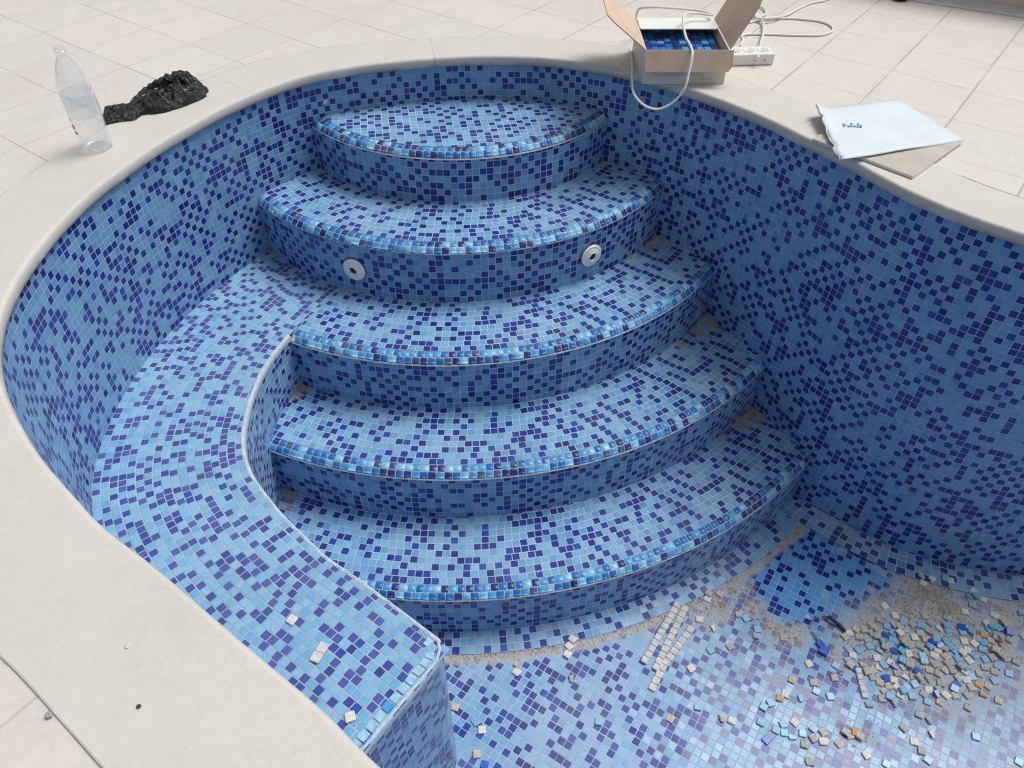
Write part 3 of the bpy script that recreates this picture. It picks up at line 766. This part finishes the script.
# strips of backed tiles
def strip(px, n, name_label, over=0, z=ZF, key='G', zig=0.):
    pts = [at(a, b, ZF+.004) for a, b in px]; L = [0]
    for a, b in zip(pts, pts[1:]): L.append(L[-1]+(b-a).length)
    mb = MB()
    for q in range(n):
        s_ = L[-1]*(q+.5)/n; k = 0
        while k < len(pts)-2 and L[k+1] < s_: k += 1
        p = pts[k].lerp(pts[k+1], (s_-L[k])/(L[k+1]-L[k])); d = pts[k+1]-pts[k]
        tile_bm(mb, (p.x, p.y, z+.001+rnd.uniform(0, .0008)), L[-1]/n*.975*rnd.uniform(.98, 1.), .006, math.atan2(d.y, d.x)+rnd.uniform(-.03, .03))
        for _ in range(1): tile_bm(mb, (p.x+rnd.uniform(-.004, .004), p.y+rnd.uniform(-.004, .004), z+.0055), rnd.uniform(.008, .013), .0022, rnd.random()*3)
    # paper mesh that still holds them together
    for a, b in zip(pts, pts[1:]):
        d = (b-a).normalized(); mb.box(((a.x+b.x)/2, (a.y+b.y)/2, z+.0008), ((b-a).length, .019, .0012), math.atan2(d.y, d.x))
    return tag(mb.build('tile_strip', M['stripmat']), name_label, 'tile strip', 'strips of grey backed mosaic tiles')
M['stripmat'] = plain('strip_back', (.57, .57, .565), .8, .16, 60)
Z0 = (620, 580, 5.486)
zp = lambda *q: [(Z0[0]+a/Z0[2], Z0[1]+b/Z0[2]) for a, b in q]
strip(zp((322, 122), (128, 455)), 11, 'straight strip of grey tile backs, leftmost of the three long ones on the floor')
strip(zp((362, 142), (190, 495)), 11, 'straight strip of grey tile backs lying between two other long strips')
strip(zp((395, 258), (240, 470), (170, 605)), 11, 'slightly bent strip of grey tile backs, nearest the front of three')
strip([(740+425/3.606, 640+100/3.606), (740+452/3.606, 640+210/3.606)], 5, 'short strip of grey tile backs at the left edge of the heap')
p1_, p2_ = at(200+592/4.8, 580+322/4.8, ZT[3]), at(200+556/4.8, 580+380/4.8, ZT[3])
mb = MB()
for q in (.11, .89):
    p = p1_.lerp(p2_, q); d = p2_-p1_; tile_bm(mb, (p.x, p.y, ZT[3]+.0008), .0246, .005, math.atan2(d.y, d.x))
tag(mb.build('tile_strip', M['stripmat']), 'pair of joined grey tile backs lying on the mosaic bench top', 'tile strip')

# bent wire with a black sleeve, and a scrap of blue
M['wire'] = plain('dull_wire', (.20, .19, .17), .5, .2, 200)
M['black'] = plain('black_sleeve', (.008, .009, .018), .45, .2, 200)
z_ = ZF+.008
c79 = lambda a, b, h=.008: at(790+a/8.53, 590+b/8.53, ZF+h)
mb = MB(); tube(mb, catmull([c79(180, 330, .006), c79(175, 290, .012), c79(200, 245, .02), c79(265, 222, .024), c79(330, 222, .02)], 8), .0016, 8)
hook = empty('bent_wire', c79(330, 222, 0), 0, 'bent grey wire with a thick black sleeve lying on the clean blue patch', 'wire')
hk = mb.build('wire', M['wire'], hook); hk.location = -hook.location
mb = MB(); tube(mb, catmull([c79(325, 222, .018), c79(375, 262, .016), c79(425, 305, .010), c79(470, 352, .006)], 8), .0058, 12)
o = mb.build('black_sleeve', M['black'], hook, smooth=True); o.location = -hook.location
mb = MB(); tube(mb, catmull([c79(180, 350, .004), c79(215, 385, .008), c79(240, 430, .007), c79(262, 480, .006)], 8), .0035, 8, taper=lambda t: .5+.6*t)
sc = empty('plastic_tie', c79(270, 500, 0), 0, 'dark cord end with a deep blue tab lying below the bent wire', 'plastic tie')
o = mb.build('cord', M['wire'], sc, smooth=True); o.location = -sc.location
mb = MB(); p = c79(285, 520, 0); mb.box((p.x, p.y, ZF+.007), (.034, .030, .009), .9); mb.box((p.x-.006, p.y+.022, ZF+.006), (.022, .022, .008), .5)
o = mb.build('blue_tab', LM['B'], sc, bevel=.0025); o.location = -sc.location

# flake of white plaster on the back wall
i = near_index(-.655, 2.66)
mb = MB(); base = wall_pt(i, -.075); nn = -NORM[i]; tt = Vector((-nn.y, nn.x, 0))
for a in range(7):
    an = a*.9; q = base+(tt*math.cos(an)+Vector((0, 0, 1))*math.sin(an))*.013*rnd.uniform(.7, 1.3)
    mb.quad([base+nn*.004, base+nn*.003+tt*.004*math.cos(an+.8)+Vector((0, 0, .004*math.sin(an+.8))), q+nn*.001, base+nn*.003+tt*.004*math.cos(an-.8)+Vector((0, 0, .004*math.sin(an-.8)))])
tag(mb.build('plaster_splash', LM['W'], solid=.0012), 'small white plaster splash stuck on the tiles above the top step', 'plaster splash')

# ------------------------------------------------------------------ cardboard box of mosaic
M['card'] = plain('cardboard_inside', (.60, .46, .36), .85, .07, 18, .0002, 300)
M['cardw'] = plain('cardboard_white_face', (.70, .635, .55), .6, .05, 12)
M['cardf'] = plain('cardboard_pale_face', (.73, .765, .745), .55, .03, 12)
M['cardp'] = plain('print_faded', (.57, .54, .49), .7, .1, 12)
bx = empty('cardboard_box', (.575, 2.7075, COP), 0, 'open cardboard box with raised side flaps full of blue mosaic sheets', 'box')
W_, D_, H_ = .276, .285, .112
mb = MB(); t = .0035
mb.box((0, -D_/2+t/2, H_/2), (W_, t, H_), 0, 1); mb.m[-2] = 0; mb.box((0, D_/2-t/2, H_/2), (W_, t, H_), 0, 1); mb.m[-4] = 0
mb.box((-W_/2+t/2, 0, H_/2), (t, D_-2*t-.001, H_), 0, 1); mb.m[-3] = 0; mb.box((W_/2-t/2, 0, H_/2), (t, D_-2*t-.001, H_), 0, 1); mb.m[-1] = 0
mb.box((0, 0, t/2+.0005), (W_-2*t-.001, D_-2*t-.001, t), 0, 0)
mb.build('box_body', [M['card'], M['cardw']], bx, bevel=.0008)
def flap(name, hinge, u, v, length, cut0, cut1, wid, mats):
    """board standing on hinge a-b: u along the hinge, v away from it; trimmed corners"""
    h = Vector(hinge); u = Vector(u).normalized(); v = Vector(v).normalized(); n_ = u.cross(v).normalized()*.0017
    out = [(0, 0), (wid, 0), (wid, length-cut1*1.4 if cut1 else length), (wid-cut1, length), (cut0, length), (0, length-cut0*1.4 if cut0 else length)]
    pts = []
    for q in out:
        if not pts or (Vector(q)-Vector(pts[-1])).length > 1e-5: pts.append(q)
    mb = MB()
    top_ = [h+u*a+v*b+n_ for a, b in pts]; bot = [h+u*a+v*b-n_ for a, b in pts]
    mb.quad(top_, m=0); mb.quad(list(reversed(bot)), m=1)
    for k_ in range(len(pts)):
        l = (k_+1) % len(pts); mb.quad([bot[k_], bot[l], top_[l], top_[k_]], m=0)
    return mb.build(name, mats, bx, merge=True)
flap('flap', (-W_/2, -D_/2-.002, H_+.001), (1, 0, 0), (0, -.42, -1), .066, .004, .012, W_+.012, [M['cardw'], M['card']])
flap('flap', (-W_/2+.004, D_/2-.001, H_+.003), (1, 0, 0), (0, -1, -.02), .100, .006, .006, W_-.008, [M['cardf'], M['cardf']])
flap('flap', (-W_/2-.002, -D_/2+.004, H_+.001), (0, 1, 0), (-.85, .0, .66), .165, .02, .02, D_-.008, [M['card'], M['card']])
flap('flap', (W_/2+.002, -D_/2+.004, H_+.001), (0, 1, 0), (.50, .0, 1), .175, .02, .02, D_-.008, [M['card'], M['card']])
mb = MB(); mb.box((-.02, -D_/2-.0006, .031), (.17, .0008, .011)); mb.box((.075, -D_/2-.0006, .018), (.05, .0008, .006))
mb.build('faded_print', M['cardp'], bx)
# mosaic sheets in the box
ms = MB(); nx_, ny_ = 10, 10
ms.box((0, -.004, .040), (W_-.016, D_-.022, .070), 0, 0)
for a in range(nx_):
    for b in range(ny_):
        x = -W_/2+.010+(W_-.02)*(a+.5)/nx_; y = -D_/2+.010+(D_-.022)*(b+.5)/ny_
        w = rnd.random(); tile_bm(ms, (x, y, .075), .0240, .005+rnd.uniform(0, .001), rnd.uniform(-.02, .02), 2 if w < .16 else 3 if w < .5 else 4 if w < .94 else 1)
o = ms.build('mosaic_sheets', NOSE); o.location = (.575, 2.7075, COP); o.name = 'mosaic_sheets'
tag(o, 'stack of glossy blue mosaic sheets packed inside the open box', 'mosaic sheets')

# ------------------------------------------------------------------ power strip and its white cable
M['pvc'] = plain('white_plastic', (.74, .75, .74), .35, .03, 40)
M['cable'] = plain('white_cable', (.76, .75, .76), .45, .03, 40)
M['slot'] = plain('dark_slot', (.22, .22, .22), .6)
c = at(752, 60, DECK); ps = empty('power_strip', (.83, 2.765, DECK), R(4), 'white power strip on the pavers beside the cardboard box', 'power strip')
mb = MB(); mb.box((0, 0, .02), (.18, .075, .04)); mb.build('strip_body', M['pvc'], ps, bevel=.006, seg=3)
for q in (-.045, .005, .055):
    mb = MB(); lathe(mb, [(.0205, .0402), (.0205, .0412), (.019, .0412), (.0185, .0404), (0, .0404)], 28)
    s_ = mb.build('socket', M['pvc'], ps, smooth=True); s_.location = (q, 0, 0)
    mb = MB(); mb.box((0, -.008, .0407), (.005, .005, .0006)); mb.box((0, .008, .0407), (.005, .005, .0006)); mb.build('slot', M['slot'], s_)
mb = MB(); mb.box((.055, -.0375, .018), (.006, .0014, .005)); mb.box((.020, -.0375, .018), (.005, .0014, .005)); mb.build('switch', M['slot'], ps)
def cable(name, pts, label, r=.0042):
    mb = MB(); tube(mb, catmull(pts, 10), r, 10)
    return tag(mb.build(name, M['cable'], smooth=True), label, 'cable')
dz = DECK+.0045
def dk(px, py, h=0.): p = at(px, py, dz+h); return p
cable('power_cable', [dk(740, 46, .004), dk(743, 40), dk(742, 36), dk(748, 34.3), dk(765, 34.2), dk(795, 35.2), dk(820, 35.2), dk(832, 31), dk(831, 26), dk(820, 21.5), dk(800, 19), dk(780, 18.5), dk(762, 20), dk(745, 23.5), dk(733, 27)], 'white cable lying in a long flat loop on the pavers behind the power strip')
cable('power_cable', [dk(758, 58, .03), dk(760, 46, .022), dk(763, 34, .012), dk(763.5, 24, .008), dk(760, 18, .006), dk(766, 13, .004), dk(764, 8.5, .003), dk(758, 6.5, .002), dk(756, 11, .003), dk(757, 18, .010), dk(770, 18, .014), dk(785, 15.5, .004), dk(800, 8, .0), dk(812, 3, .0), dk(826, 0, .0), dk(850, -9, 0)], 'white cable plugged into the strip, curling once then running off over pavers')
o = cable('extension_cable', [
    Vector((.62, 2.99, .035)), Vector((.56, 3.02, .045)), Vector((.47, 2.98, .08)), Vector((.455, 2.93, .15)), Vector((.50, 2.90, .170)), Vector((.60, 2.89, .168)), Vector((.655, 2.88, .166)),
    Vector((.70, 2.84, .167)), Vector((.685, 2.82, .171)), Vector((.64, 2.82, .176)), Vector((.595, 2.78, .186)), Vector((.580, 2.72, .178)), Vector((.578, 2.64, .162)), Vector((.585, 2.575, .155)),
    Vector((.585, 2.535, .143)), Vector((.575, 2.50, .10)), Vector((.562, 2.475, .055)), Vector((.53, 2.47, .012)), Vector((.485, 2.475, -.012)), Vector((.44, 2.49, -.005)),
    Vector((.408, 2.53, .018)), Vector((.405, 2.58, .045)), Vector((.415, 2.66, .04)), Vector((.425, 2.76, .036)), Vector((.43, 2.86, .036))],
    'white cable draped over the cardboard box and hanging over the pool edge')

# ------------------------------------------------------------------ marble tile with a pale blue board on it
M['marble'] = plain('beige_marble', (.50, .465, .41), .45, .10, 10)
M['tile_edge'] = plain('tile_edge_white', (.70, .69, .66), .6, .05, 60)
M['bluepaper'] = plain('pale_blue_card', (.635, .725, .79), .5, .04, 9, .0004, 9)
M['torn'] = plain('torn_white_edge', (.72, .73, .73), .9, .15, 120, .001, 200)
M['ink'] = plain('blue_ink', (.06, .16, .34), .6, .3, 300)
ta, tb_, tc = at(812, 139, COP+.008), at(913, 177, COP+.008), at(963, 141, COP+.008)
td = ta+(tc-tb_)
ctr = (ta+tb_+tc+td)/4; 
mb = MB(); q4 = [ta, tb_, tc, td]; zlo, zhi = COP+.001, COP+.0095
mb.quad([(p.x, p.y, zhi) for p in q4], m=0); mb.quad([(p.x, p.y, zlo) for p in reversed(q4)], m=1)
for k in range(4):
    a, b = q4[k], q4[(k+1) % 4]; mb.quad([(a.x, a.y, zlo), (b.x, b.y, zlo), (b.x, b.y, zhi), (a.x, a.y, zhi)], m=1)
tag(mb.build('marble_tile', [M['marble'], M['tile_edge']], merge=True, bevel=.0012), 'square beige marble tile with a white edge lying on the coping', 'marble tile')
s1, s2, s3, s4 = at(817, 108, .062), at(841, 158.5, .058), at(966, 138, .052), at(898, 97, .058)
mb = MB(); nu, nv = 24, 16
def sheet(i, j):
    u, v = i/nu, j/nv                                  # u: from the torn end, v: front to back
    p = s2.lerp(s3, u).lerp(s1.lerp(s4, u), v)
    tear = (.010*noise.noise((v*9, 1, 0))+.006*noise.noise((v*30, 2, 0)))*(1-u)
    curl = .016*smooth01((.12-u)/.12)*smooth01((v-.35)/.5)
    return (p.x+tear, p.y, p.z-.004+curl+.0025*noise.noise((u*3, v*3, 4))-.004*u)
board = empty('printed_card', s2.lerp(s4, .5), 0, 'pale blue card with a torn curled edge resting on the marble tile', 'card')
mb.grid(sheet, nu, nv, lambda i, j: (i, j))
o = mb.build('card_sheet', M['bluepaper'], board, smooth=True, solid=.0018); o.location = -board.location
mb = MB(); tp_ = [Vector(sheet(0, j))+Vector((-.003, 0, .0)) for j in range(nv+1)]
tube(mb, [p+Vector((.003*noise.noise((k*1.3, 0, 0)), 0, .003*noise.noise((k*1.1, 5, 0)))) for k, p in enumerate(tp_)], .0042, 8, taper=lambda t: .35+.5*abs(noise.noise((t*7, 3, 1)))+.75*smooth01((t-.45)/.5))
o = mb.build('torn_edge', M['torn'], board, smooth=True); o.location = -board.location
mb = MB()                                              # a short line of blurred blue printing, read as strokes
for (a, b, w, h) in ((848-830-6, .0, .7, .5),):
    pass
org = at(842.5, 125.5, .061); ex = (at(863, 126, .061)-org); ey = (at(842.5, 121.6, .061)-org)
def ink(x0, x1, y0, y1, sl=0.):
    q = [(x0, y0), (x1, y0), (x1+sl, y1), (x0+sl, y1)]
    pts = []
    for a, b in q:
        w_ = org+ex*a+ey*b
        near = min((sheet(i_, j_) for i_ in range(0, 12) for j_ in range(nv+1)), key=lambda t_: (t_[0]-w_.x)**2+(t_[1]-w_.y)**2)
        pts.append((w_.x, w_.y, near[2]+.0023))
    mb.quad(pts)
ink(.08, .15, .05, .95, -.06); ink(.15, .18, .3, 1., .03); ink(.27, .45, .10, .30); ink(.27, .32, .1, .55); ink(.43, .48, .1, 1.05); ink(.40, .51, .85, 1.05)
ink(.53, .57, .1, .6); ink(.55, .66, .1, .28); ink(.64, .68, .1, .6); ink(.71, .78, .1, .3); ink(.77, .82, .05, 1.15); ink(.74, .86, .8, 1.); ink(.86, .98, .0, .45, .0); ink(.88, .96, .45, .7)
o = mb.build('blue_print', M['ink'], board); o.location = -board.location

# ------------------------------------------------------------------ bottle
def clear_mat(name, milk, tint=(.97, .985, 1), gloss_r=.035):
    N = NT(name); t = N.t
    tr = N.n('ShaderNodeBsdfTransparent', {'Color': rgb(*tint)}); gl = N.n('ShaderNodeBsdfGlossy', {'Color': rgb(1, 1, 1), 'Roughness': gloss_r})
    df = N.n('ShaderNodeBsdfDiffuse', {'Color': rgb(.8, .83, .86)})
    lw = N.n('ShaderNodeLayerWeight', {'Blend': .35})
    bm_ = N.bump(N.noise(N.obj(), 60., 3)[0], .002); N.set(gl.inputs['Normal'], bm_)
    m1 = N.n('ShaderNodeMixShader', {0: milk, 1: tr.outputs[0], 2: df.outputs[0]})
    f = N.math('MULTIPLY_ADD', lw.outputs['Facing'], .46, .05)
    m2 = N.n('ShaderNodeMixShader', {0: f, 1: m1.outputs[0], 2: gl.outputs[0]})
    t.links.new(m2.outputs[0], N.out.inputs[0]); return N.mat
M['pet'] = clear_mat('clear_plastic', .045); M['label'] = clear_mat('thin_milky_label', .20, gloss_r=.3); M['water'] = clear_mat('water_drops', .05, (.9, .95, 1), .02)
bt = empty('plastic_bottle', (-1.222, 2.118, COP), .4, 'clear uncapped plastic bottle standing on the coping by the black bag', 'bottle')
mb = MB()
pf = [(.0, .006), (.012, .004), (.022, .009), (.030, .001), (.037, .002), (.0425, .010), (.044, .022), (.0435, .05), (.0415, .054), (.0438, .060), (.0435, .074), (.0412, .080), (.0438, .086), (.043, .102), (.0405, .108), (.043, .114), (.043, .190), (.0415, .194), (.043, .198), (.0425, .215), (.039, .236), (.031, .262), (.022, .284), (.0155, .297), (.0135, .303), (.0135, .311), (.0165, .312), (.0165, .315), (.0133, .3155), (.0133, .328), (.0125, .329)]
lathe(mb, pf, 48, wob=lambda a, z: 1+(.03*math.cos(5*a) if z < .012 else 0)+.018*noise.noise((math.cos(a)*1.5, math.sin(a)*1.5, z*22))*smooth01(z/.05))
mb.v = [(x, y, z*.89) for x, y, z in mb.v]; mb.build('bottle_body', M['pet'], bt, smooth=True)
mb = MB(); lathe(mb, [(.0442, .116), (.0446, .118), (.0446, .186), (.0442, .188)], 48, wob=lambda a, z: 1+.018*noise.noise((math.cos(a)*1.5, math.sin(a)*1.5, z*22)))
mb.v = [(x, y, z*.89) for x, y, z in mb.v]; mb.build('bottle_label', M['label'], bt, smooth=True)
mb = MB()
for k in range(6): 
    a = rnd.random()*6.28
    tile_bm(mb, (.045*math.cos(a+3.6), .045*math.sin(a+3.6), .05+.025*k), .006, .002, a)
M['smudge'] = plain('grey_smudge', (.33, .33, .32), .8, .3, 100)
mb = MB()
for a0_, z0_, w_, h_ in ((3.62, .080, .016, .018), (3.70, .062, .013, .014), (3.52, .098, .010, .012)):
    pts = []
    for q in range(8):
        an = q*math.pi/4; aa = a0_+w_/.044*math.cos(an)*.5*rnd.uniform(.7, 1.2); pts.append((.0449*math.cos(aa), .0449*math.sin(aa), z0_+h_*.5*math.sin(an)*rnd.uniform(.7, 1.2)))
    mb.quad(pts)
mb.build('cement_smudge', M['smudge'], bt)

# ------------------------------------------------------------------ black plastic bag
N = NT('black_bag_plastic'); p = N.obj()
N.done(N.mix(N.ramp(N.noise(p, 25., 4)[0], .3, .7), rgb(.005, .007, .010), rgb(.012, .015, .021)), .22, N.bump(N.noise(p, 30., 5, .6, 1.6)[0], .016, .8), Specular_IOR_Level=.45)
M['bag'] = N.mat
BA = [(104, 109), (104, 122), (117, 121), (133, 119), (141, 114), (160, 112), (178, 107), (196, 100), (206, 95), (208, 90), (203, 86), (200, 80), (190, 76), (178, 77), (168, 77), (155, 80), (146, 84), (136, 91), (127, 98), (115, 103)]
cen = at(160, 100, COP)
outl = [at(a, b, COP+.02*(.3 if k < 10 else 1.2)) for k, (a, b) in enumerate(BA)]
mb = MB(); nr = 44
core = [at(112, 116, COP), at(140, 106, COP), at(165, 98, COP), at(192, 92, COP)]
spine = [a_.lerp(b_, t_/10) for a_, b_ in zip(core, core[1:]) for t_ in range(10)]+[core[-1]]
oc, _ = resample([Vector((p_.x, p_.y, 0)) for p_ in catmull(outl, 8, True)], .0035); na = len(oc)
# nearest spine point, blended so that neighbours do not jump
ospine = []
for o_ in oc:
    wsum = 0; acc = Vector((0, 0, 0))
    for c_ in spine:
        w_ = 1/((o_-Vector((c_.x, c_.y, 0))).length+.004)**4; acc += Vector((c_.x, c_.y, 0))*w_; wsum += w_
    ospine.append(acc/wsum)
def bagp(i, j):
    f = j/nr; i %= na; q = ospine[i].lerp(oc[i], f)
    env = max(0, 1-f**3.2)**.55
    along = smooth01((q.x+1.235)/.13); tail = 1-.45*smooth01((q.x+1.06)/.06)
    wq = Vector((q.x*13+1.3*noise.noise((q.x*11, q.y*11, 2)), q.y*9, 3))
    fold = 1-abs(noise.noise(wq))*2.2; fold2 = 1-abs(noise.noise(wq*2.3+Vector((5, 1, 2))))*2.0; fold3 = noise.noise(q*70)
    h = (.019+.027*along*tail)*env*(.46+.52*fold+.46*fold2+.22*fold3)
    w = (.010*noise.noise(q*30)+.006*noise.noise(q*80))*(f**2)
    return (q.x+w, q.y+w*.6, COP+.0012+max(0, h))
best_key = None
mb.grid(bagp, na, nr)
# inner cap
bag = empty('black_bag', cen, 0, 'crumpled black plastic bag with a twisted knot lying on the coping', 'plastic bag')
o = mb.build('bag_film', M['bag'], bag, smooth=True); o.location = -cen
kb = MB(); kp = at(170, 82, COP+.05)
bmk = bmesh.new(); bmesh.ops.create_icosphere(bmk, subdivisions=3, radius=.013)
for v in bmk.verts:
    d = 1+.45*noise.noise(v.co*90)+.2*noise.noise(v.co*200); v.co = Vector((v.co.x*1.15, v.co.y*.9, v.co.z*1.1))*d
me = bpy.data.meshes.new('bag_knot'); bmk.to_mesh(me); bmk.free(); me.materials.append(M['bag'])
for f in me.polygons: f.use_smooth = True
o = bpy.data.objects.new('bag_knot', me); COL.objects.link(o); o.parent = bag; o.location = kp+Vector((.0, .0, .012))-cen

# ------------------------------------------------------------------ low wall behind the deck
w0, w1 = Vector((1.925, 3.390, 0)), Vector((2.081, 3.306, 0)); wd = (w1-w0).normalized(); wn_ = Vector((-wd.y, wd.x, 0))
if wn_.y < 0: wn_ = -wn_
M['render'] = plain('beige_render', (.70, .62, .49), .9, .06, 8, .001, 80)
M['sett'] = plain('grey_setts', (.60, .59, .66), .85, .08, 8, .0006, 120)
mid = w0+wn_*.06; ang = math.atan2(wd.y, wd.x)
mb = MB(); mb.box((mid.x, mid.y, .175+DECK), (9, .12, .35), ang)
gw = empty('garden_wall', mid, 0, 'low beige rendered wall standing on the far edge of the deck', 'garden wall')
o = mb.build('wall_body', M['render'], gw, bevel=.004); o.location = -mid
mb = MB(); mb.box((mid.x, mid.y, .375+DECK), (9.02, .17, .05), ang); o = mb.build('wall_cap', M['deck'], gw, bevel=.006); o.location = -mid
mb = MB(); q = w0-wn_*.06; mb.box((q.x, q.y, DECK+.0005), (8.9, .122, .007), ang, 1)
for k in range(-44, 45):
    q = w0+wd*(k*.1)-wn_*.062; mb.box((q.x, q.y, DECK+.001), (.0945, .12, .009), ang)
tag(mb.build('sett_border', [M['sett'], M['deck']], bevel=.0015), 'row of lavender grey setts along the foot of the beige wall', 'paving', None, 'structure')
# dark shoe-like lump peeking in at the far edge is too small to name: a dark rag
p = at(900, 0, DECK)
bmk = bmesh.new(); bmesh.ops.create_icosphere(bmk, subdivisions=3, radius=.03)
for v in bmk.verts:
    v.co *= 1+.35*noise.noise(v.co*50); v.co.z = max(-.012, v.co.z*.5)
me = bpy.data.meshes.new('dark_rag'); bmk.to_mesh(me); bmk.free(); me.materials.append(M['black'])
o = bpy.data.objects.new('dark_rag', me); COL.objects.link(o); o.location = (p.x, p.y, DECK+.012)
tag(o, 'small dark crumpled rag on the pavers near the beige wall', 'rag')

# specks on the coping and deck
M['speck'] = plain('dark_speck', (.05, .05, .045), .9)
def speck(px, py, s, mat, label):
    p = at(px, py, COP); bmk = bmesh.new(); bmesh.ops.create_icosphere(bmk, subdivisions=2, radius=s)
    for v in bmk.verts: v.co *= 1+.4*noise.noise(v.co*300+Vector((px, 0, 0))); v.co.z *= .5
    me = bpy.data.meshes.new('crumb'); bmk.to_mesh(me); bmk.free(); me.materials.append(mat)
    o = bpy.data.objects.new('coping_speck', me); COL.objects.link(o); o.location = (p.x, p.y, COP+s*.35)
    return tag(o, label, 'crumb')
speck(139, 707, .0034, M['speck'], 'tiny dark crumb on the wide coping at the lower left')
speck(128, 646.5, .0042, LM['W'], 'tiny white crumb on the wide coping at the lower left')
speck(49, 715, .005, M['smudge'], 'grey blob standing in for a hole in the joint between coping and paver')  # no crumb here: blob added in place of the dark hole in the joint

# ------------------------------------------------------------------ camera, light, sky
cam = bpy.data.cameras.new('camera'); co = bpy.data.objects.new('camera', cam); COL.objects.link(co)
co.location = (0, 0, CAMZ); co.rotation_euler = (math.pi/2-PITCH, 0, 0)
cam.sensor_width = 36; cam.lens = FPX/1024*36; cam.clip_end = 300; cam.clip_start = .05
scn.camera = co
scn.cycles.filter_width = 1.15
EL, AZ = R(62), R(62)                                  # sun veiled by cloud, high over the far right
sd = Vector((math.sin(AZ)*math.cos(EL), math.cos(AZ)*math.cos(EL), math.sin(EL)))
sl = bpy.data.lights.new('sun', 'SUN'); sl.energy = 1.5; sl.angle = R(30); sl.color = (1, .965, .925)
so = bpy.data.objects.new('sun', sl); COL.objects.link(so); so.rotation_mode = 'QUATERNION'; so.rotation_quaternion = sd.to_track_quat('Z', 'Y'); so.location = (2, 4, 6)
w = bpy.data.worlds.new('World'); scn.world = w; w.use_nodes = True
nt = w.node_tree; bg = nt.nodes['Background']
sky = nt.nodes.new('ShaderNodeTexSky'); sky.sky_type = 'NISHITA'; sky.sun_disc = False; sky.sun_elevation = EL; sky.sun_rotation = AZ
sky.air_density = 1.0; sky.dust_density = 4.0; sky.ozone_density = 1.0
hs = nt.nodes.new('ShaderNodeHueSaturation'); hs.inputs['Saturation'].default_value = .2
nt.links.new(sky.outputs[0], hs.inputs['Color']); nt.links.new(hs.outputs[0], bg.inputs[0]); bg.inputs[1].default_value = .062
vs = scn.view_settings; vs.view_transform = 'Standard'; vs.look = 'None'; vs.gamma = 1; vs.use_curve_mapping = False; vs.exposure = .64
